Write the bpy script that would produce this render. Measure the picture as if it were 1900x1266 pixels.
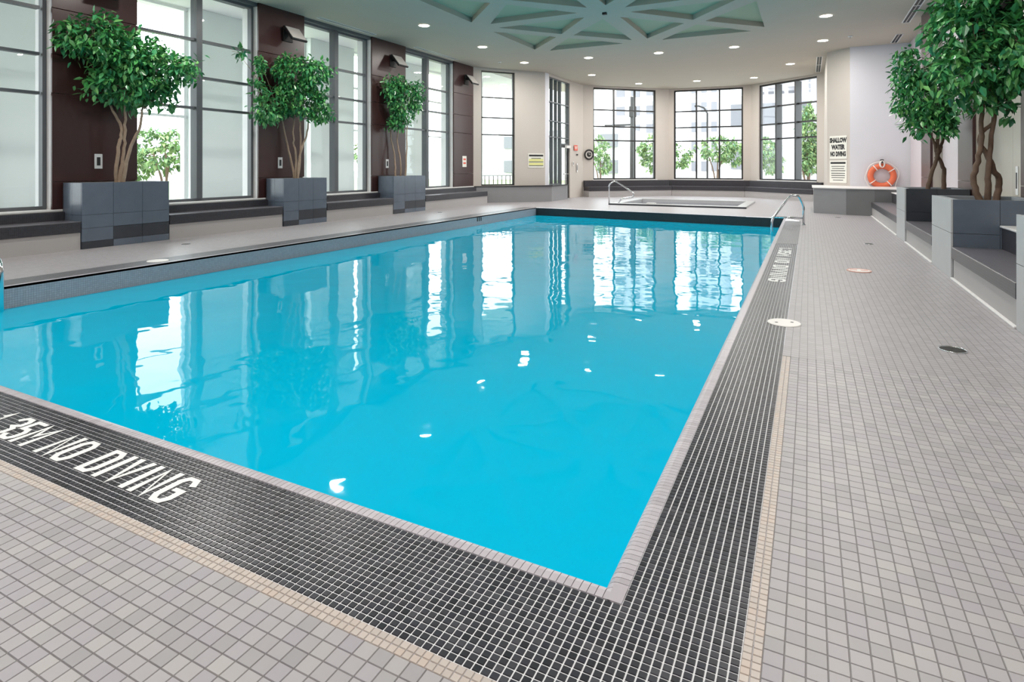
import bpy, bmesh, math, random
import numpy as np
from mathutils import Vector, Matrix
from mathutils.geometry import delaunay_2d_cdt

for o in list(bpy.data.objects):
    bpy.data.objects.remove(o)
S = bpy.context.scene
COL = S.collection
RND = random.Random(7)
NPR = np.random.default_rng(11)

# ------------------------------------------------------------------ camera
F_PX, W_PX, H_PX, HORIZON = 1090.7, 1900.0, 1266.0, 310.0
YAW = math.atan(550.0 / 1090.7)
EYE = 1.35
cam_d = bpy.data.cameras.new('camera')
cam = bpy.data.objects.new('camera', cam_d)
COL.objects.link(cam)
cam.location = (0, 0, EYE)
cam.rotation_euler = (math.radians(90), 0, YAW)
cam_d.sensor_width = 36.0
cam_d.lens = F_PX / W_PX * 36.0
cam_d.shift_y = -(H_PX / 2 - HORIZON) / W_PX
cam_d.clip_end = 600
S.camera = cam

# ------------------------------------------------------------------ world, exposure
wd = bpy.data.worlds.new('overcast_sky')
S.world = wd
wd.use_nodes = True
bgn = wd.node_tree.nodes['Background']
bgn.inputs['Color'].default_value = (0.93, 0.97, 1.0, 1)
bgn.inputs['Strength'].default_value = 5.5
S.view_settings.view_transform = 'Standard'
S.view_settings.look = 'None'
S.view_settings.gamma = 1.0
S.view_settings.use_curve_mapping = False
S.view_settings.exposure = 0.15
LAMP_W = 60.0          # watts of every recessed downlight
S.cycles.max_bounces = 8
S.cycles.diffuse_bounces = 4
S.cycles.glossy_bounces = 5
S.cycles.transmission_bounces = 6
S.cycles.transparent_max_bounces = 16
S.cycles.sample_clamp_indirect = 6.0
S.cycles.use_denoising = True

# ------------------------------------------------------------------ materials
def srgb(r, g, b):
    f = lambda c: (c / 255 / 12.92) if c <= 10 else ((c / 255 + .055) / 1.055) ** 2.4
    return (f(r), f(g), f(b), 1)

MATS = {}
class NT:
    def __init__(s, name):
        s.m = bpy.data.materials.new(name); s.m.use_nodes = True
        s.t = s.m.node_tree; s.n = s.t.nodes
        s.b = s.n['Principled BSDF']; s.out = s.n['Material Output']
        MATS[name] = s.m
    def add(s, typ, **kw):
        n = s.n.new(typ)
        for k, v in kw.items():
            if hasattr(n, k): setattr(n, k, v)
            else: n.inputs[k.replace('_', ' ')].default_value = v
        return n
    def link(s, a, ao, b, bi): s.t.links.new(a.outputs[ao], b.inputs[bi])

def mat(name, col, rough=.5, metal=0, var=0.06, scale=4, bump=0, bscale=60, spec=.5, coat=0):
    """plain material with procedural tone variation and fine relief"""
    q = NT(name)
    q.b.inputs['Roughness'].default_value = rough
    q.b.inputs['Metallic'].default_value = metal
    q.b.inputs['Specular IOR Level'].default_value = spec
    q.b.inputs['Coat Weight'].default_value = coat
    tc = q.add('ShaderNodeTexCoord')
    nz = q.add('ShaderNodeTexNoise'); nz.inputs['Scale'].default_value = scale; nz.inputs['Detail'].default_value = 5
    q.link(tc, 'Object', nz, 'Vector')
    mx = q.add('ShaderNodeMix', data_type='RGBA')
    c = col
    mx.inputs[6].default_value = (c[0] * (1 - var), c[1] * (1 - var), c[2] * (1 - var), 1)
    mx.inputs[7].default_value = (min(1, c[0] * (1 + var)), min(1, c[1] * (1 + var)), min(1, c[2] * (1 + var)), 1)
    q.link(nz, 'Fac', mx, 0)
    q.link(mx, 2, q.b, 'Base Color')
    if bump:
        n2 = q.add('ShaderNodeTexNoise'); n2.inputs['Scale'].default_value = bscale
        q.link(tc, 'Object', n2, 'Vector')
        bp = q.add('ShaderNodeBump'); bp.inputs['Strength'].default_value = bump; bp.inputs['Distance'].default_value = .01
        q.link(n2, 'Fac', bp, 'Height'); q.link(bp, 'Normal', q.b, 'Normal')
    return q.m

def tile_piece_mat(name, cols, rough, spec=.5):
    """colour differs per piece: per-face attribute 'shade' in joined fields, object random on single pieces"""
    q = NT(name)
    q.b.inputs['Roughness'].default_value = rough
    q.b.inputs['Specular IOR Level'].default_value = spec
    at = q.add('ShaderNodeAttribute'); at.attribute_name = 'shade'
    oi = q.add('ShaderNodeObjectInfo')
    ad = q.add('ShaderNodeMath', operation='ADD'); fr = q.add('ShaderNodeMath', operation='FRACT')
    q.link(at, 'Fac', ad, 0); q.link(oi, 'Random', ad, 1); q.link(ad, 0, fr, 0)
    rp = q.add('ShaderNodeValToRGB')
    while len(rp.color_ramp.elements) < len(cols): rp.color_ramp.elements.new(.5)
    for i, (e, c) in enumerate(zip(rp.color_ramp.elements, cols)):
        e.position = i / (len(cols) - 1); e.color = c
    q.link(fr, 0, rp, 'Fac'); q.link(rp, 'Color', q.b, 'Base Color')
    return q.m

def grid_mat(name, c1, c2, grout, px, py, joint, rough, axes='XY', off=(0, 0), spec=.5):
    """procedural square tiling for surfaces too far away to pick tiles apart (object coordinates = metres)"""
    q = NT(name)
    q.b.inputs['Roughness'].default_value = rough
    q.b.inputs['Specular IOR Level'].default_value = spec
    tc = q.add('ShaderNodeTexCoord')
    sp = q.add('ShaderNodeSeparateXYZ'); q.link(tc, 'Object', sp, 0)
    cb = q.add('ShaderNodeCombineXYZ')
    for i, (a, o) in enumerate(zip(axes, off)):
        s = q.add('ShaderNodeMath', operation='SUBTRACT'); s.inputs[1].default_value = o
        q.link(sp, a, s, 0); q.link(s, 0, cb, i)
    br = q.add('ShaderNodeTexBrick'); br.offset = 0; br.squash = 1
    br.inputs['Color1'].default_value = c1; br.inputs['Color2'].default_value = c2; br.inputs['Mortar'].default_value = grout
    br.inputs['Scale'].default_value = 1; br.inputs['Mortar Size'].default_value = joint / 2
    br.inputs['Mortar Smooth'].default_value = .1
    br.inputs['Brick Width'].default_value = px; br.inputs['Row Height'].default_value = py
    q.link(cb, 0, br, 'Vector'); q.link(br, 'Color', q.b, 'Base Color')
    return q.m

def glass_mat(name, tint, refl=.07):
    q = NT(name)
    q.n.remove(q.b)
    tr = q.add('ShaderNodeBsdfTransparent'); tr.inputs['Color'].default_value = tint
    gl = q.add('ShaderNodeBsdfGlossy'); gl.inputs['Roughness'].default_value = 0.0
    fr = q.add('ShaderNodeFresnel'); fr.inputs['IOR'].default_value = 1.45
    mx = q.add('ShaderNodeMixShader')
    ge = q.add('ShaderNodeNewGeometry')
    iv = q.add('ShaderNodeMath', operation='SUBTRACT'); iv.inputs[0].default_value = 1; q.link(ge, 'Backfacing', iv, 1)
    mu = q.add('ShaderNodeMath', operation='MULTIPLY'); q.link(fr, 0, mu, 0); q.link(iv, 0, mu, 1)
    q.link(mu, 0, mx, 0); q.link(tr, 0, mx, 1); q.link(gl, 0, mx, 2); q.link(mx, 0, q.out, 'Surface')
    return q.m

def emit_mat(name, col, s):
    q = NT(name)
    q.b.inputs['Base Color'].default_value = col
    q.b.inputs['Emission Color'].default_value = col
    q.b.inputs['Emission Strength'].default_value = s
    return q.m

def water_mat(name, ior=1.33, bump=.38, scale=1.7, tint=(.82, .97, .99, 1), body=(.0, .6, .92, 1), cloud=.8):
    q = NT(name); q.n.remove(q.b)
    tc = q.add('ShaderNodeTexCoord')
    mp = q.add('ShaderNodeMapping'); mp.inputs['Scale'].default_value = (1, 1, 1)
    q.link(tc, 'Object', mp, 'Vector')
    n1 = q.add('ShaderNodeTexNoise'); n1.inputs['Scale'].default_value = scale; n1.inputs['Detail'].default_value = 2
    n1.inputs['Roughness'].default_value = .45
    q.link(mp, 0, n1, 'Vector')
    bp = q.add('ShaderNodeBump'); bp.inputs['Strength'].default_value = bump; bp.inputs['Distance'].default_value = .02
    q.link(n1, 'Fac', bp, 'Height')
    fr = q.add('ShaderNodeFresnel'); fr.inputs['IOR'].default_value = ior
    q.link(bp, 0, fr, 'Normal')
    gl = q.add('ShaderNodeBsdfGlossy'); gl.inputs['Roughness'].default_value = .015
    q.link(bp, 0, gl, 'Normal')
    tr = q.add('ShaderNodeBsdfTransparent'); tr.inputs['Color'].default_value = tint
    df = q.add('ShaderNodeBsdfDiffuse'); df.inputs['Color'].default_value = body
    m0 = q.add('ShaderNodeMixShader'); m0.inputs[0].default_value = cloud
    q.link(tr, 0, m0, 1); q.link(df, 0, m0, 2)
    mx = q.add('ShaderNodeMixShader')
    q.link(fr, 0, mx, 0); q.link(m0, 0, mx, 1); q.link(gl, 0, mx, 2); q.link(mx, 0, q.out, 'Surface')
    return q.m

M = {}
M['deck_tile'] = tile_piece_mat('deck_tile', [srgb(166, 162, 166), srgb(176, 172, 176), srgb(168, 163, 170), srgb(180, 176, 177), srgb(160, 157, 161)], .42, spec=.3)
M['edge_tile'] = tile_piece_mat('edge_tile', [srgb(192, 180, 173), srgb(202, 190, 183), srgb(190, 180, 175), srgb(200, 184, 174)], .42)
M['mosaic'] = tile_piece_mat('mosaic', [srgb(44, 43, 48), srgb(62, 61, 67), srgb(52, 51, 60), srgb(76, 75, 81), srgb(40, 39, 44)], .3)
M['coping'] = tile_piece_mat('coping', [srgb(186, 179, 187), srgb(196, 189, 196), srgb(178, 171, 178)], .3)
M['grout_dark'] = mat('grout_dark', srgb(122, 117, 116), .9, bump=.2)
M['grout_light'] = mat('grout_light', srgb(226, 226, 230), .85, bump=.2)
M['deck_far'] = grid_mat('deck_far', srgb(164, 160, 164), srgb(174, 170, 174), srgb(124, 120, 121), .0535, .0535, .0042, .42, off=(-.113, 1.308), spec=.3)
M['mosaic_far'] = grid_mat('mosaic_far', srgb(52, 51, 56), srgb(70, 69, 75), srgb(170, 170, 174), .0262, .0262, .0035, .42, off=(-.165, 1.36))
M['mosaic_wall_y'] = grid_mat('mosaic_wall_y', srgb(158, 158, 166), srgb(170, 170, 178), srgb(128, 128, 136), .0262, .0262, .003, .3, axes='YZ')
M['mosaic_wall_x'] = grid_mat('mosaic_wall_x', srgb(26, 36, 40), srgb(36, 46, 50), srgb(48, 58, 62), .0262, .0262, .003, .3, axes='XZ')
M['pool_paint'] = mat('pool_paint', (.0, .6, .92, 1), .55, var=.03, scale=.6)
M['water'] = water_mat('water')
M['spa_water'] = water_mat('spa_water', bump=.1, tint=(.85, .9, .93, 1), body=srgb(170, 172, 186), cloud=.5)
M['spa_tile'] = grid_mat('spa_tile', srgb(150, 148, 156), srgb(165, 163, 170), srgb(190, 190, 195), .05, .05, .004, .4)
M['ceiling'] = mat('ceiling', srgb(188, 179, 166), .8, var=.03, scale=1.2)
M['coffer'] = mat('coffer', srgb(172, 180, 154), .8, var=.04, scale=1.5)  # green bounce light from the pool put into the panel colour
M['wall'] = mat('wall', srgb(198, 190, 183), .75, var=.02, scale=2)
M['wall_white'] = mat('wall_white', srgb(216, 215, 222), .7, var=.02, scale=2)
M['white_trim'] = mat('white_trim', srgb(226, 224, 224), .4, var=.02)
M['brown'] = mat('brown', srgb(62, 37, 36), .32, var=.12, scale=3, spec=.45)
M['sheen_panel'] = mat('sheen_panel', srgb(186, 178, 168), .35, var=.04)
M['pink_panel'] = mat('pink_panel', srgb(206, 196, 202), .35, var=.04)
M['slate'] = mat('slate', srgb(96, 105, 119), .22, var=.16, scale=5, bump=.15, bscale=30)
M['slate_dark'] = mat('slate_dark', srgb(54, 57, 64), .3, var=.25, scale=6, bump=.15, bscale=30)
M['slate_pale'] = mat('slate_pale', srgb(182, 184, 186), .35, var=.06, scale=4)
M['block_grey'] = mat('block_grey', srgb(142, 142, 145), .4, var=.05)
M['block_dark'] = mat('block_dark', srgb(118, 118, 120), .4, var=.06)
M['slate_joint'] = mat('slate_joint', srgb(150, 155, 162), .7)
M['bench_dark'] = grid_mat('bench_dark', srgb(42, 40, 46), srgb(54, 52, 58), srgb(74, 72, 78), .0262, .0262, .003, .3, axes='YZ')
M['bench_dark_x'] = grid_mat('bench_dark_x', srgb(42, 40, 46), srgb(54, 52, 58), srgb(74, 72, 78), .0262, .0262, .003, .3, axes='XZ')
M['bench_seat'] = grid_mat('bench_seat', srgb(92, 89, 97), srgb(106, 103, 111), srgb(128, 126, 132), .0262, .0262, .003, .3, axes='XY')  # paler copy of the bench tile: glare on the seat tops put into colour
M['bench_panel'] = mat('bench_panel', srgb(172, 168, 168), .5, var=.04)
M['frame_black'] = mat('frame_black', srgb(34, 32, 34), .4, var=.1)
M['frame_grey'] = mat('frame_grey', srgb(86, 88, 92), .4, var=.06)
M['glass'] = glass_mat('glass', (.93, .96, .96, 1))
M['chrome'] = mat('chrome', (.75, .76, .78, 1), .12, metal=1, var=.02)
M['lamp_lens'] = emit_mat('lamp_lens', (1, .95, .85, 1), 14)
M['lamp_ring'] = mat('lamp_ring', srgb(196, 192, 182), .4)
M['black'] = mat('black', srgb(22, 20, 21), .5, var=.1)
M['grey_plate'] = mat('grey_plate', srgb(196, 190, 186), .5, var=.05)
M['white_paint'] = mat('white_paint', srgb(240, 240, 240), .5, var=.02)
M['lid_white'] = mat('lid_white', srgb(236, 232, 230), .4, var=.02)
M['lid_pink'] = mat('lid_pink', srgb(226, 176, 164), .5, var=.05)
M['ink'] = mat('ink', srgb(36, 34, 36), .6)
M['sign_white'] = mat('sign_white', srgb(236, 234, 226), .5, var=.02)
M['sign_yellow'] = mat('sign_yellow', srgb(226, 224, 150), .5)
M['sign_red'] = mat('sign_red', srgb(222, 92, 72), .5)
M['ring_orange'] = mat('ring_orange', srgb(226, 112, 76), .5, var=.08, scale=6)
M['rope'] = mat('rope', srgb(232, 228, 224), .8)
M['soil'] = mat('soil', srgb(38, 32, 28), .95, var=.4, scale=40, bump=.6, bscale=80)
M['bark'] = mat('bark', srgb(178, 154, 134), .85, var=.25, scale=14, bump=.5, bscale=50)
M['bark_dark'] = mat('bark_dark', srgb(110, 88, 74), .85, var=.3, scale=14, bump=.5, bscale=50)
M['leaf'] = tile_piece_mat('leaf', [srgb(54, 126, 64), srgb(84, 164, 88), srgb(42, 108, 76), srgb(122, 184, 104), srgb(70, 150, 98), srgb(48, 120, 72)], .28)
M['leaf_out'] = tile_piece_mat('leaf_out', [srgb(96, 132, 78), srgb(140, 166, 106), srgb(78, 118, 84), srgb(166, 178, 120)], .7)
M['out_grey'] = mat('out_grey', srgb(232, 236, 234), .8, var=.04, scale=1)
M['out_white'] = mat('out_white', srgb(238, 238, 238), .7, var=.02)
M['out_lilac'] = mat('out_lilac', srgb(176, 172, 182), .8, var=.05)
M['tower_wall'] = mat('tower_wall', srgb(214, 212, 214), .8, var=.04, scale=.1)
M['tower_dark'] = mat('tower_dark', srgb(120, 120, 126), .4, var=.1)
M['pavement'] = mat('pavement', srgb(188, 186, 182), .9, var=.06, scale=.5)
M['grass_lawn'] = mat('grass_lawn', srgb(132, 148, 104), .95, var=.2, scale=3)
M['asphalt_pole'] = mat('asphalt_pole', srgb(48, 46, 46), .7)

# ------------------------------------------------------------------ object helpers
def props(o, label=None, cat=None, group=None, kind=None):
    if label: o['label'] = label
    if cat: o['category'] = cat
    if group: o['group'] = group
    if kind: o['kind'] = kind
    return o

def empty(name, loc=(0, 0, 0), rz=0, **kw):
    o = bpy.data.objects.new(name, None); COL.objects.link(o)
    o.location = loc; o.rotation_euler = (0, 0, rz); o.empty_display_size = .2
    return props(o, **kw)

def obj(name, me, m=None, parent=None, **kw):
    """mesh data are in the parent's space (or world when there is none)"""
    o = bpy.data.objects.new(name, me); COL.objects.link(o)
    if m is not None and len(me.materials) == 0: me.materials.append(M[m] if isinstance(m, str) else m)
    if parent is not None: o.parent = parent
    return props(o, **kw)

class MB:
    """collects simple shapes in one mesh"""
    def __init__(s): s.v = []; s.f = []; s.sm = []
    def add(s, vs, fs, smooth=False):
        k = len(s.v); s.v += [tuple(v) for v in vs]
        for f in fs: s.f.append(tuple(i + k for i in f)); s.sm.append(smooth)
        return s
    def box(s, x0, x1, y0, y1, z0, z1):
        return s.add([(x0, y0, z0), (x1, y0, z0), (x1, y1, z0), (x0, y1, z0), (x0, y0, z1), (x1, y0, z1), (x1, y1, z1), (x0, y1, z1)],
                     [(3, 2, 1, 0), (4, 5, 6, 7), (0, 1, 5, 4), (1, 2, 6, 5), (2, 3, 7, 6), (3, 0, 4, 7)])
    def bbox(s, x0, x1, y0, y1, z0, z1, b=.01):
        """box with chamfered edges"""
        bm = bmesh.new()
        bmesh.ops.create_cube(bm, size=1, matrix=Matrix.Translation(((x0 + x1) / 2, (y0 + y1) / 2, (z0 + z1) / 2)) @ Matrix.Diagonal((x1 - x0, y1 - y0, z1 - z0, 1)))
        bmesh.ops.bevel(bm, geom=bm.edges[:], offset=b, segments=1, affect='EDGES')
        bm.verts.ensure_lookup_table()
        s.add([v.co[:] for v in bm.verts], [[v.index for v in f.verts] for f in bm.faces]); bm.free()
        return s
    def prism(s, poly, z0, z1):
        """vertical prism from a counter-clockwise plan polygon"""
        n = len(poly)
        return s.add([(p[0], p[1], z0) for p in poly] + [(p[0], p[1], z1) for p in poly],
                     [tuple(range(n - 1, -1, -1)), tuple(range(n, 2 * n))] + [(i, (i + 1) % n, n + (i + 1) % n, n + i) for i in range(n)])
    def tube(s, pts, r, n=10, cap=True):
        pts = [Vector(p) for p in pts]; rr = r if isinstance(r, (list, tuple)) else [r] * len(pts)
        vs = []; up = Vector((.13, .21, .97)); prev = None
        for i, p in enumerate(pts):
            t = (pts[min(i + 1, len(pts) - 1)] - pts[max(i - 1, 0)]).normalized()
            a = (prev if prev is not None else (up if abs(t.z) < .9 else Vector((1, .1, 0))))
            a = (a - t * a.dot(t)).normalized(); b = t.cross(a); prev = a
            for k in range(n):
                w = 2 * math.pi * k / n
                vs.append(p + (a * math.cos(w) + b * math.sin(w)) * rr[i])
        fs = [(i * n + k, i * n + (k + 1) % n, (i + 1) * n + (k + 1) % n, (i + 1) * n + k) for i in range(len(pts) - 1) for k in range(n)]
        k0 = len(s.f)
        s.add(vs, fs, True)
        if cap:
            base = len(s.v) - len(vs)
            s.f.append(tuple(base + k for k in range(n - 1, -1, -1))); s.sm.append(False)
            s.f.append(tuple(base + (len(pts) - 1) * n + k for k in range(n))); s.sm.append(False)
        return s
    def disc(s, c, r, h, n=24, r2=None):
        r2 = r if r2 is None else r2
        vs = [(c[0] + r * math.cos(2 * math.pi * k / n), c[1] + r * math.sin(2 * math.pi * k / n), c[2]) for k in range(n)]
        vs += [(c[0] + r2 * math.cos(2 * math.pi * k / n), c[1] + r2 * math.sin(2 * math.pi * k / n), c[2] + h) for k in range(n)]
        return s.add(vs, [tuple(range(n - 1, -1, -1)), tuple(range(n, 2 * n))] + [(k, (k + 1) % n, n + (k + 1) % n, n + k) for k in range(n)])
    def torus(s, c, R, r, axis='Y', n=40, m=14):
        vs = []
        for i in range(n):
            a = 2 * math.pi * i / n
            for j in range(m):
                b = 2 * math.pi * j / m
                q = (R + r * math.cos(b)); x, y, z = q * math.cos(a), q * math.sin(a), r * math.sin(b)
                vs.append((c[0] + x, c[1] + z, c[2] + y) if axis == 'Y' else (c[0] + x, c[1] + y, c[2] + z))
        fs = [(i * m + j, ((i + 1) % n) * m + j, ((i + 1) % n) * m + (j + 1) % m, i * m + (j + 1) % m) for i in range(n) for j in range(m)]
        if axis == 'Y': fs = [f[::-1] for f in fs]
        return s.add(vs, fs, True)
    def mesh(s, name='mesh'):
        me = bpy.data.meshes.new(name); me.from_pydata(s.v, [], s.f)
        me.polygons.foreach_set('use_smooth', s.sm); me.update()
        return me
    def build(s, name, m, parent=None, **kw): return obj(name, s.mesh(name), m, parent, **kw)

def smooth_path(pts, n=8):
    P = [Vector(p) for p in pts]; P = [P[0] * 2 - P[1]] + P + [P[-1] * 2 - P[-2]]
    out = []
    for i in range(1, len(P) - 2):
        for k in range(n):
            t = k / n; a, b, c, d = P[i - 1], P[i], P[i + 1], P[i + 2]
            out.append(.5 * ((2 * b) + (c - a) * t + (2 * a - 5 * b + 4 * c - d) * t * t + (3 * b - a - 3 * c + d) * t ** 3))
    out.append(P[-2]); return out

def round_path(pts, r, n=6):
    """polyline with rounded corners (bent tube)"""
    P = [Vector(p) for p in pts]; out = [P[0]]
    for i in range(1, len(P) - 1):
        a, b, c = P[i - 1], P[i], P[i + 1]
        d1 = (a - b); d2 = (c - b); q = min(r, d1.length * .45, d2.length * .45)
        p1 = b + d1.normalized() * q; p2 = b + d2.normalized() * q
        for k in range(n + 1):
            t = k / n; out.append(p1 * (1 - t) ** 2 + b * 2 * t * (1 - t) + p2 * t * t)
    out.append(P[-1]); return out

def tile_field(name, rects, z0, z1, m, parent, inset=.0012, kind='stuff'):
    """many small raised tiles as one mesh; rects (N,4) = x0,x1,y0,y1"""
    R = np.asarray(rects, float); n = len(R)
    x0, x1, y0, y1 = R.T
    V = np.empty((n, 8, 3))
    for k, (a, b) in enumerate(((x0, y0), (x1, y0), (x1, y1), (x0, y1))): V[:, k, 0] = a; V[:, k, 1] = b; V[:, k, 2] = z0
    for k, (a, b) in enumerate(((x0 + inset, y0 + inset), (x1 - inset, y0 + inset), (x1 - inset, y1 - inset), (x0 + inset, y1 - inset))):
        V[:, 4 + k, 0] = a; V[:, 4 + k, 1] = b; V[:, 4 + k, 2] = z1
    q = np.array([(4, 5, 6, 7), (0, 1, 5, 4), (1, 2, 6, 5), (2, 3, 7, 6), (3, 0, 4, 7)])
    Fc = (np.arange(n)[:, None, None] * 8 + q[None]).reshape(-1, 4)
    me = bpy.data.meshes.new(name); me.from_pydata(V.reshape(-1, 3).tolist(), [], Fc.tolist())
    at = me.attributes.new('shade', 'FLOAT', 'FACE'); at.data.foreach_set('value', np.repeat(NPR.random(n), 5).astype(np.float32))
    me.update()
    return obj(name, me, m, parent, kind=kind)

def proj(x, y, z):
    c, s = math.cos(YAW), math.sin(YAW)
    a, b = x * c + y * s, -x * s + y * c
    return (950 + F_PX * a / b, HORIZON - F_PX * (z - EYE) / b, b) if b > .1 else (-9999, -9999, -1)

def split_nearest(rects, n=300):
    """the n tiles that show largest in the photograph, and the rest"""
    vis = []
    for r in rects:
        u, v, b = proj((r[0] + r[1]) / 2, (r[2] + r[3]) / 2, 0)
        vis.append(b if (0 < u < W_PX and 0 < v < H_PX) else 1e6)
    order = np.argsort(vis, kind='stable')
    return [rects[i] for i in order[:n]], [rects[i] for i in order[n:]]

def single_tiles(name, rects, z0, z1, m, parent):
    """each tile its own object; alike tiles share mesh data"""
    cache = {}
    for r in rects:
        w, d = round(r[1] - r[0], 4), round(r[3] - r[2], 4)
        if (w, d) not in cache:
            i = .0012; a, b = w / 2, d / 2
            me = MB().add([(-a, -b, z0), (a, -b, z0), (a, b, z0), (-a, b, z0), (-a + i, -b + i, z1), (a - i, -b + i, z1), (a - i, b - i, z1), (-a + i, b - i, z1)],
                          [(4, 5, 6, 7), (0, 1, 5, 4), (1, 2, 6, 5), (2, 3, 7, 6), (3, 0, 4, 7)]).mesh(name)
            me.materials.append(M[m]); cache[(w, d)] = me
        o = bpy.data.objects.new(name, cache[(w, d)]); COL.objects.link(o)
        o.location = ((r[0] + r[1]) / 2, (r[2] + r[3]) / 2, 0); o.parent = parent

# ------------------------------------------------------------------ key plan dimensions (metres)
PX0, PX1, PY0 = -8.08, -.56, 1.845          # pool water edges
PYL, PYR = 17.8, 17.05                      # far pool edge at its left and right end
WATER_Z, CEIL = -.25, 5.1
BX0, BY0 = -.165, 1.36                      # outer edges of the dark mosaic border (right side, near side)
LX, RX = -11.2, 2.75                        # wall planes
BARS = [2.58, 3.23, 4.0]
PILLARS = [(-2.85, -1.45), (1.2, 2.6), (5.27, 6.66), (9.37, 10.74), (13.27, 14.86), (17.64, 19.0)]
BAY = [(-9.2, 25.45), (-6.0, 28.65), (-2.35, 28.9), (.55, 26.4)]
JUT = [(-11.2, 19.0), (-9.32, 21.4)]

# ================================================================== FLOOR
floor = empty('floor', kind='structure', label='pale grey tiled pool deck floor with dark joints')
mb = MB()
TZ = -.003                                  # grout bed under the tiles that are built one by one
Y_T = 1.308 + 62 * .0535                    # tiles are geometry up to here on the right deck
gp = lambda k, o: o + k * .0535
XB = -.113                                  # first big tile right of the border
NT_X = round((1.54 - XB) / .0535)
YB = 1.36 - .052
mb2 = MB().add([(-13, -4, TZ), (RX + .3, -4, TZ), (RX + .3, BY0, TZ), (-13, BY0, TZ)], [(0, 1, 2, 3)])
mb2.add([(BX0, BY0, TZ), (RX + .3, BY0, TZ), (RX + .3, Y_T + .3, TZ), (BX0, Y_T + .3, TZ)], [(0, 1, 2, 3)])
mb2.build('grout_bed', 'deck_far', floor)
# far deck in one tiled surface (tiles too small to pick apart)
mb.add([(BX0, Y_T, 0), (RX + .3, Y_T, 0), (RX + .3, 19.4, 0), (BX0, 19.4, 0)], [(0, 1, 2, 3)])
mb.add([(-13, BY0 - 4, 0), (-4.9, BY0 - 4, 0), (-4.9, BY0, 0), (-13, BY0, 0)], [(0, 1, 2, 3)])
mb.add([(-13, BY0, 0), (-8.55, BY0, 0), (-8.55, 19.4, 0), (-13, 19.4, 0)], [(0, 1, 2, 3)])
mb.add([(PX0, PYL, 0), (PX1, PYR, 0), (BX0, 16.3, 0), (BX0, 19.4, 0), (-8.55, 19.4, 0), (-8.55, 17.8, 0)], [(0, 1, 2, 3, 4, 5)])
# far deck with the opening for the spa
SPA = (-6.35, -1.8, 20.35, 24.1)
mb.add([(-13, 19.4, 0), (RX + .3, 19.4, 0), (RX + .3, SPA[2], 0), (-13, SPA[2], 0)], [(0, 1, 2, 3)])
mb.add([(-13, SPA[2], 0), (SPA[0], SPA[2], 0), (SPA[0], SPA[3], 0), (-13, SPA[3], 0)], [(0, 1, 2, 3)])
mb.add([(SPA[1], SPA[2], 0), (RX + .3, SPA[2], 0), (RX + .3, SPA[3], 0), (SPA[1], SPA[3], 0)], [(0, 1, 2, 3)])
mb.add([(-10, SPA[3], 0), (1.5, SPA[3], 0), (1.5, 29.4, 0), (-10, 29.4, 0)], [(0, 1, 2, 3)])
mb.build('far_deck', 'deck_far', floor)
big, small = [], []
g = .0013
for i in range(-90, NT_X):
    for j in range(-20, 64):
        x0, y0 = XB + i * .0535, YB + j * .0535 - .0535
        if y0 + .0535 > YB + .001 and x0 < XB - .001: continue
        u, v, b = proj(x0, y0, 0)
        if b < .2 or u < -260 or u > 2300 or v > 1650 or v < 0: continue
        if y0 > Y_T - .01: continue
        big.append((x0 + g, x0 + .0535 - g, y0 + g, y0 + .0535 - g))
h = .0262
for c in range(2):                          # two courses of small buff tiles around the dark border
    xx = BX0 + c * h
    for j in range(0, int(round((Y_T - YB) / h))):
        y0 = YB + j * h
        small.append((xx + .0012, xx + h - .0012, y0 + .0012, y0 + h - .0012))
    yy = BY0 - (c + 1) * h
    for j in range(0, 180):
        x1 = BX0 - j * h
        small.append((x1 - h + .0012, x1 - .0012, yy + .0012, yy + h - .0012))
near, rest = split_nearest(big, 230)
single_tiles('tile', near, TZ, 0, 'deck_tile', floor)
tile_field('tile_field', rest, TZ, 0, 'deck_tile', floor)
near, rest = split_nearest(small, 70)
single_tiles('small_tile', near, TZ, 0, 'edge_tile', floor)
tile_field('small_tile_field', rest, TZ, 0, 'edge_tile', floor)

# ---- dark mosaic border
border = empty('pool_border', kind='structure', label='dark charcoal mosaic border with pale grout around the pool', )
Y_M = 11.4
CO_X, CO_Y = -.515, 1.77                    # outer line of the coping
mb = MB()
mb.add([(-5.8, BY0, TZ), (BX0, BY0, TZ), (BX0, CO_Y, TZ), (-5.8, CO_Y, TZ)], [(0, 1, 2, 3)])
mb.add([(CO_X, CO_Y, TZ), (BX0, CO_Y, TZ), (BX0, Y_M + .3, TZ), (CO_X, Y_M + .3, TZ)], [(0, 1, 2, 3)])
mb.build('grout_bed', 'grout_light', border)
mb = MB()
mb.add([(CO_X, Y_M, 0), (BX0, Y_M, 0), (BX0, 16.3, 0), (CO_X, 16.3, 0)], [(0, 1, 2, 3)])
mb.add([(-8.55, BY0, 0), (-5.6, BY0, 0), (-5.6, CO_Y, 0), (-8.55, CO_Y, 0)], [(0, 1, 2, 3)])
mb.add([(-8.55, CO_Y, 0), (PX0 - .05, CO_Y, 0), (PX0 - .05, PYL, 0), (-8.55, PYL, 0)], [(0, 1, 2, 3)])
mb.build('far_border', 'mosaic_far', border)
tl = []
nx = 13; hx = (BX0 - CO_X) / nx; ny = 16; hy = (CO_Y - BY0) / ny
jg = .0021
for i in range(int(round((BX0 + 5.6) / hx))):
    for j in range(ny):
        x1 = BX0 - i * hx; y0 = BY0 + j * hy
        tl.append((x1 - hx + jg, x1 - jg, y0 + jg, y0 + hy - jg))
for i in range(nx):
    for j in range(int((Y_M - CO_Y) / hy)):
        x1 = BX0 - i * hx; y0 = CO_Y + j * hy
        tl.append((x1 - hx + jg, x1 - jg, y0 + jg, y0 + hy - jg))
near, rest = split_nearest(tl, 300)
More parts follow.
